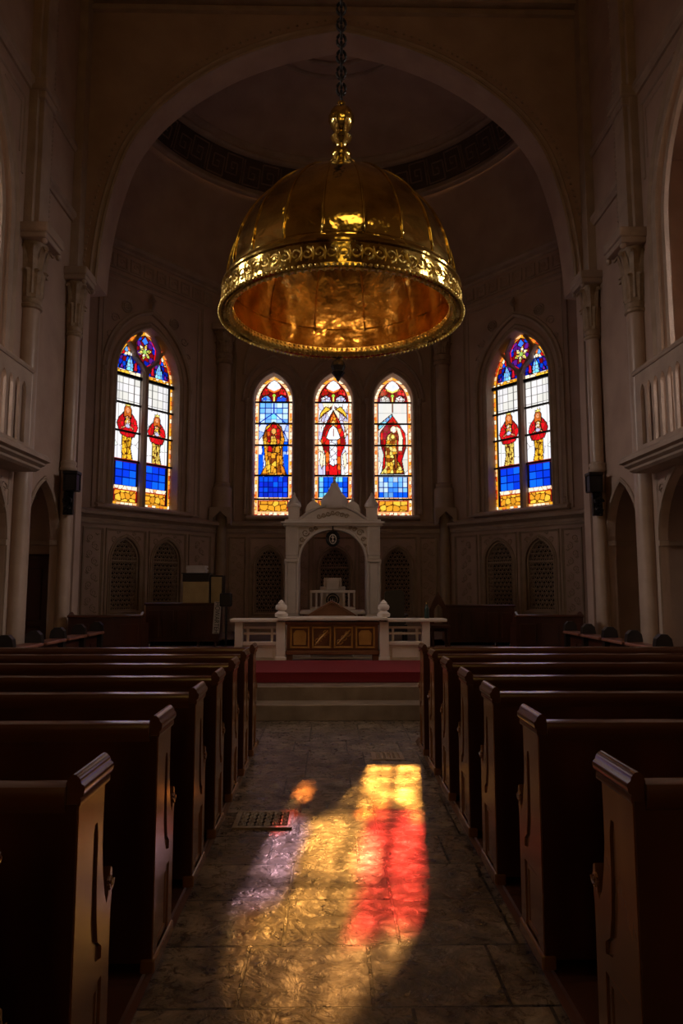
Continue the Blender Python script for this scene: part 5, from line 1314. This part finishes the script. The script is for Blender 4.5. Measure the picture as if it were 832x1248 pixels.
# floor grates in the aisle
def grate(x0, x1, y0, y1, label, n, m, mat, h=.006):
    t = thing('floor_grate', label, 'grate', ((x0+x1)/2, (y0+y1)/2, 0))
    bm = nb(); b = .035
    box(bm, x0, x1, y0, y0+b, 0, h+.003, .002); box(bm, x0, x1, y1-b, y1, 0, h+.003, .002); box(bm, x0, x0+b, y0+b, y1-b, 0, h+.003, .002); box(bm, x1-b, x1, y0+b, y1-b, 0, h+.003, .002); obj('frame', bm, mat, t)
    bm = nb(); box(bm, x0+b, x1-b, y0+b, y1-b, 0, .002); obj('backing', bm, M['void'] if h > .01 else mat, t)
    bm = nb()
    for i in range(n):
        for j in range(m):
            cx = x0+b+(x1-x0-2*b)*(i+.5)/n; cy = y0+b+(y1-y0-2*b)*(j+.5)/m; rx = (x1-x0-2*b)/n*.4; ry = (y1-y0-2*b)/m*.42; s = 1 if (i+j) % 2 else -1
            tube(bm, [(cx+rx*math.cos(q*PI/5)*(1 if q < 5 else .75), cy+ry*math.sin(q*PI/5), h) for q in range(10)], .006, 5, closed=True)
            tube(bm, [(cx-rx*.6, cy-s*ry*.6, h), (cx, cy, h+.005), (cx+rx*.6, cy+s*ry*.6, h)], [.004, .01, .004], 5)
    obj('grille', bm, mat, t); local(t)
grate(-.65, -.25, 4.84, 5.2, 'bronze floor grate with a leafy grille on the left of the aisle', 6, 4, M['grate'], .012)
grate(.4, .7, 6.7, 7.0, 'small pale carved floor grate on the right, farthest up the aisle', 5, 5, M['stone'])

# ------------------------------------------------------------------ outside
bm = nb()      # unseen blocker added to cut the sun, its notch shaping the floor's light pool
SHADE = [(-9, 0), (-9, 12.2), (1.45, 12.2), (1.45, 8.3), (1.88, 8.3), (1.92, 8.75), (2.12, 8.65), (2.26, 8.3), (2.3, 8.02), (3.3, 8.0), (3.3, 12.2), (9, 12.2), (9, 0)]
plate(bm, Fr((X0, 24), (1, 0), (0, -1)), SHADE, [], 0, -.5); struct('sun_blocker', bm, M['ext'])

# ------------------------------------------------------------------ light
W = bpy.data.worlds.new('sky'); S.world = W; W.use_nodes = True
bg = W.node_tree.nodes['Background']; bg.inputs['Color'].default_value = (.93, .93, 1.0, 1); bg.inputs['Strength'].default_value = .45
sd = bpy.data.lights.new('sun', 'SUN'); sd.energy = 8; sd.color = (1, .66, .3); sd.angle = math.radians(.4)
so = bpy.data.objects.new('sun', sd); COL.objects.link(so)
dvec = Vector((-.115, -1, -.459)).normalized(); so.rotation_euler = dvec.to_track_quat('-Z', 'Y').to_euler()
def area(name, F, s, z, w, h, e, col, b=-.6, tilt=0):
    l = bpy.data.lights.new(name, 'AREA'); l.shape = 'RECTANGLE'; l.size = w; l.size_y = h; l.energy = e; l.color = col
    o = bpy.data.objects.new(name, l); COL.objects.link(o); o.location = F(s, z, b); o.rotation_euler = (F.n-Vector((0, 0, math.tan(tilt)))).normalized().to_track_quat('-Z', 'Y').to_euler(); return o
for sg in (-1, 1):
    F = Fr((X0+sg*8.2, 0), (0, 1), (-sg, 0))
    for c in (2.0, 5.2, 8.7): area('window_daylight', F, c, 9.0, 3.0, 3.0, {2.0: 1000, 5.2: 1300, 8.7: 2700}[c], (1, .74, .6), b=-3, tilt=.5)
    for c in (2.0, 5.2): area('window_daylight', F, c, 1.9, .8, 1.9, 60, (1, .76, .6))
for F in (NL, NR):
    for c in CLER: area('clerestory_glint_lamp', F, c, 11.3, .8, .8, 5, (1, .84, .58))  # lamps added behind the unseen round windows, for glints on the dome
for c, z, w in WW: area('west_window_daylight', FB, c, 4.7, 1.0, 2.6, 22, (1, .8, .5))
area('west_window_daylight', FB, 0, 11.4, 1.6, 1.6, 18, (1, .84, .58))
pl = bpy.data.lights.new('chandelier_lamp', 'POINT'); pl.energy = 34; pl.color = (1, .6, .25); pl.shadow_soft_size = .06
po = bpy.data.objects.new('chandelier_lamp', pl); COL.objects.link(po); po.location = (CX, CY, CZ+1.05)

# ------------------------------------------------------------------ camera and view
cam = bpy.data.cameras.new('camera'); co = bpy.data.objects.new('camera', cam); COL.objects.link(co)
cam.sensor_fit = 'VERTICAL'; cam.sensor_height = 36; cam.lens = 850/1248*36
co.location = (0, 0, EH)
co.rotation_euler = (PI/2+math.atan(92/850), 0, -math.atan(14/850*math.cos(math.atan(92/850))))
S.camera = co
S.view_settings.view_transform = 'Standard'; S.view_settings.look = 'None'; S.view_settings.gamma = 1; S.view_settings.exposure = 0
S.view_settings.use_curve_mapping = False
S.cycles.use_denoising = True; S.cycles.max_bounces = 10; S.cycles.diffuse_bounces = 5; S.cycles.glossy_bounces = 6; S.cycles.transparent_max_bounces = 12
S.cycles.caustics_reflective = False; S.cycles.caustics_refractive = False; S.cycles.sample_clamp_indirect = 4
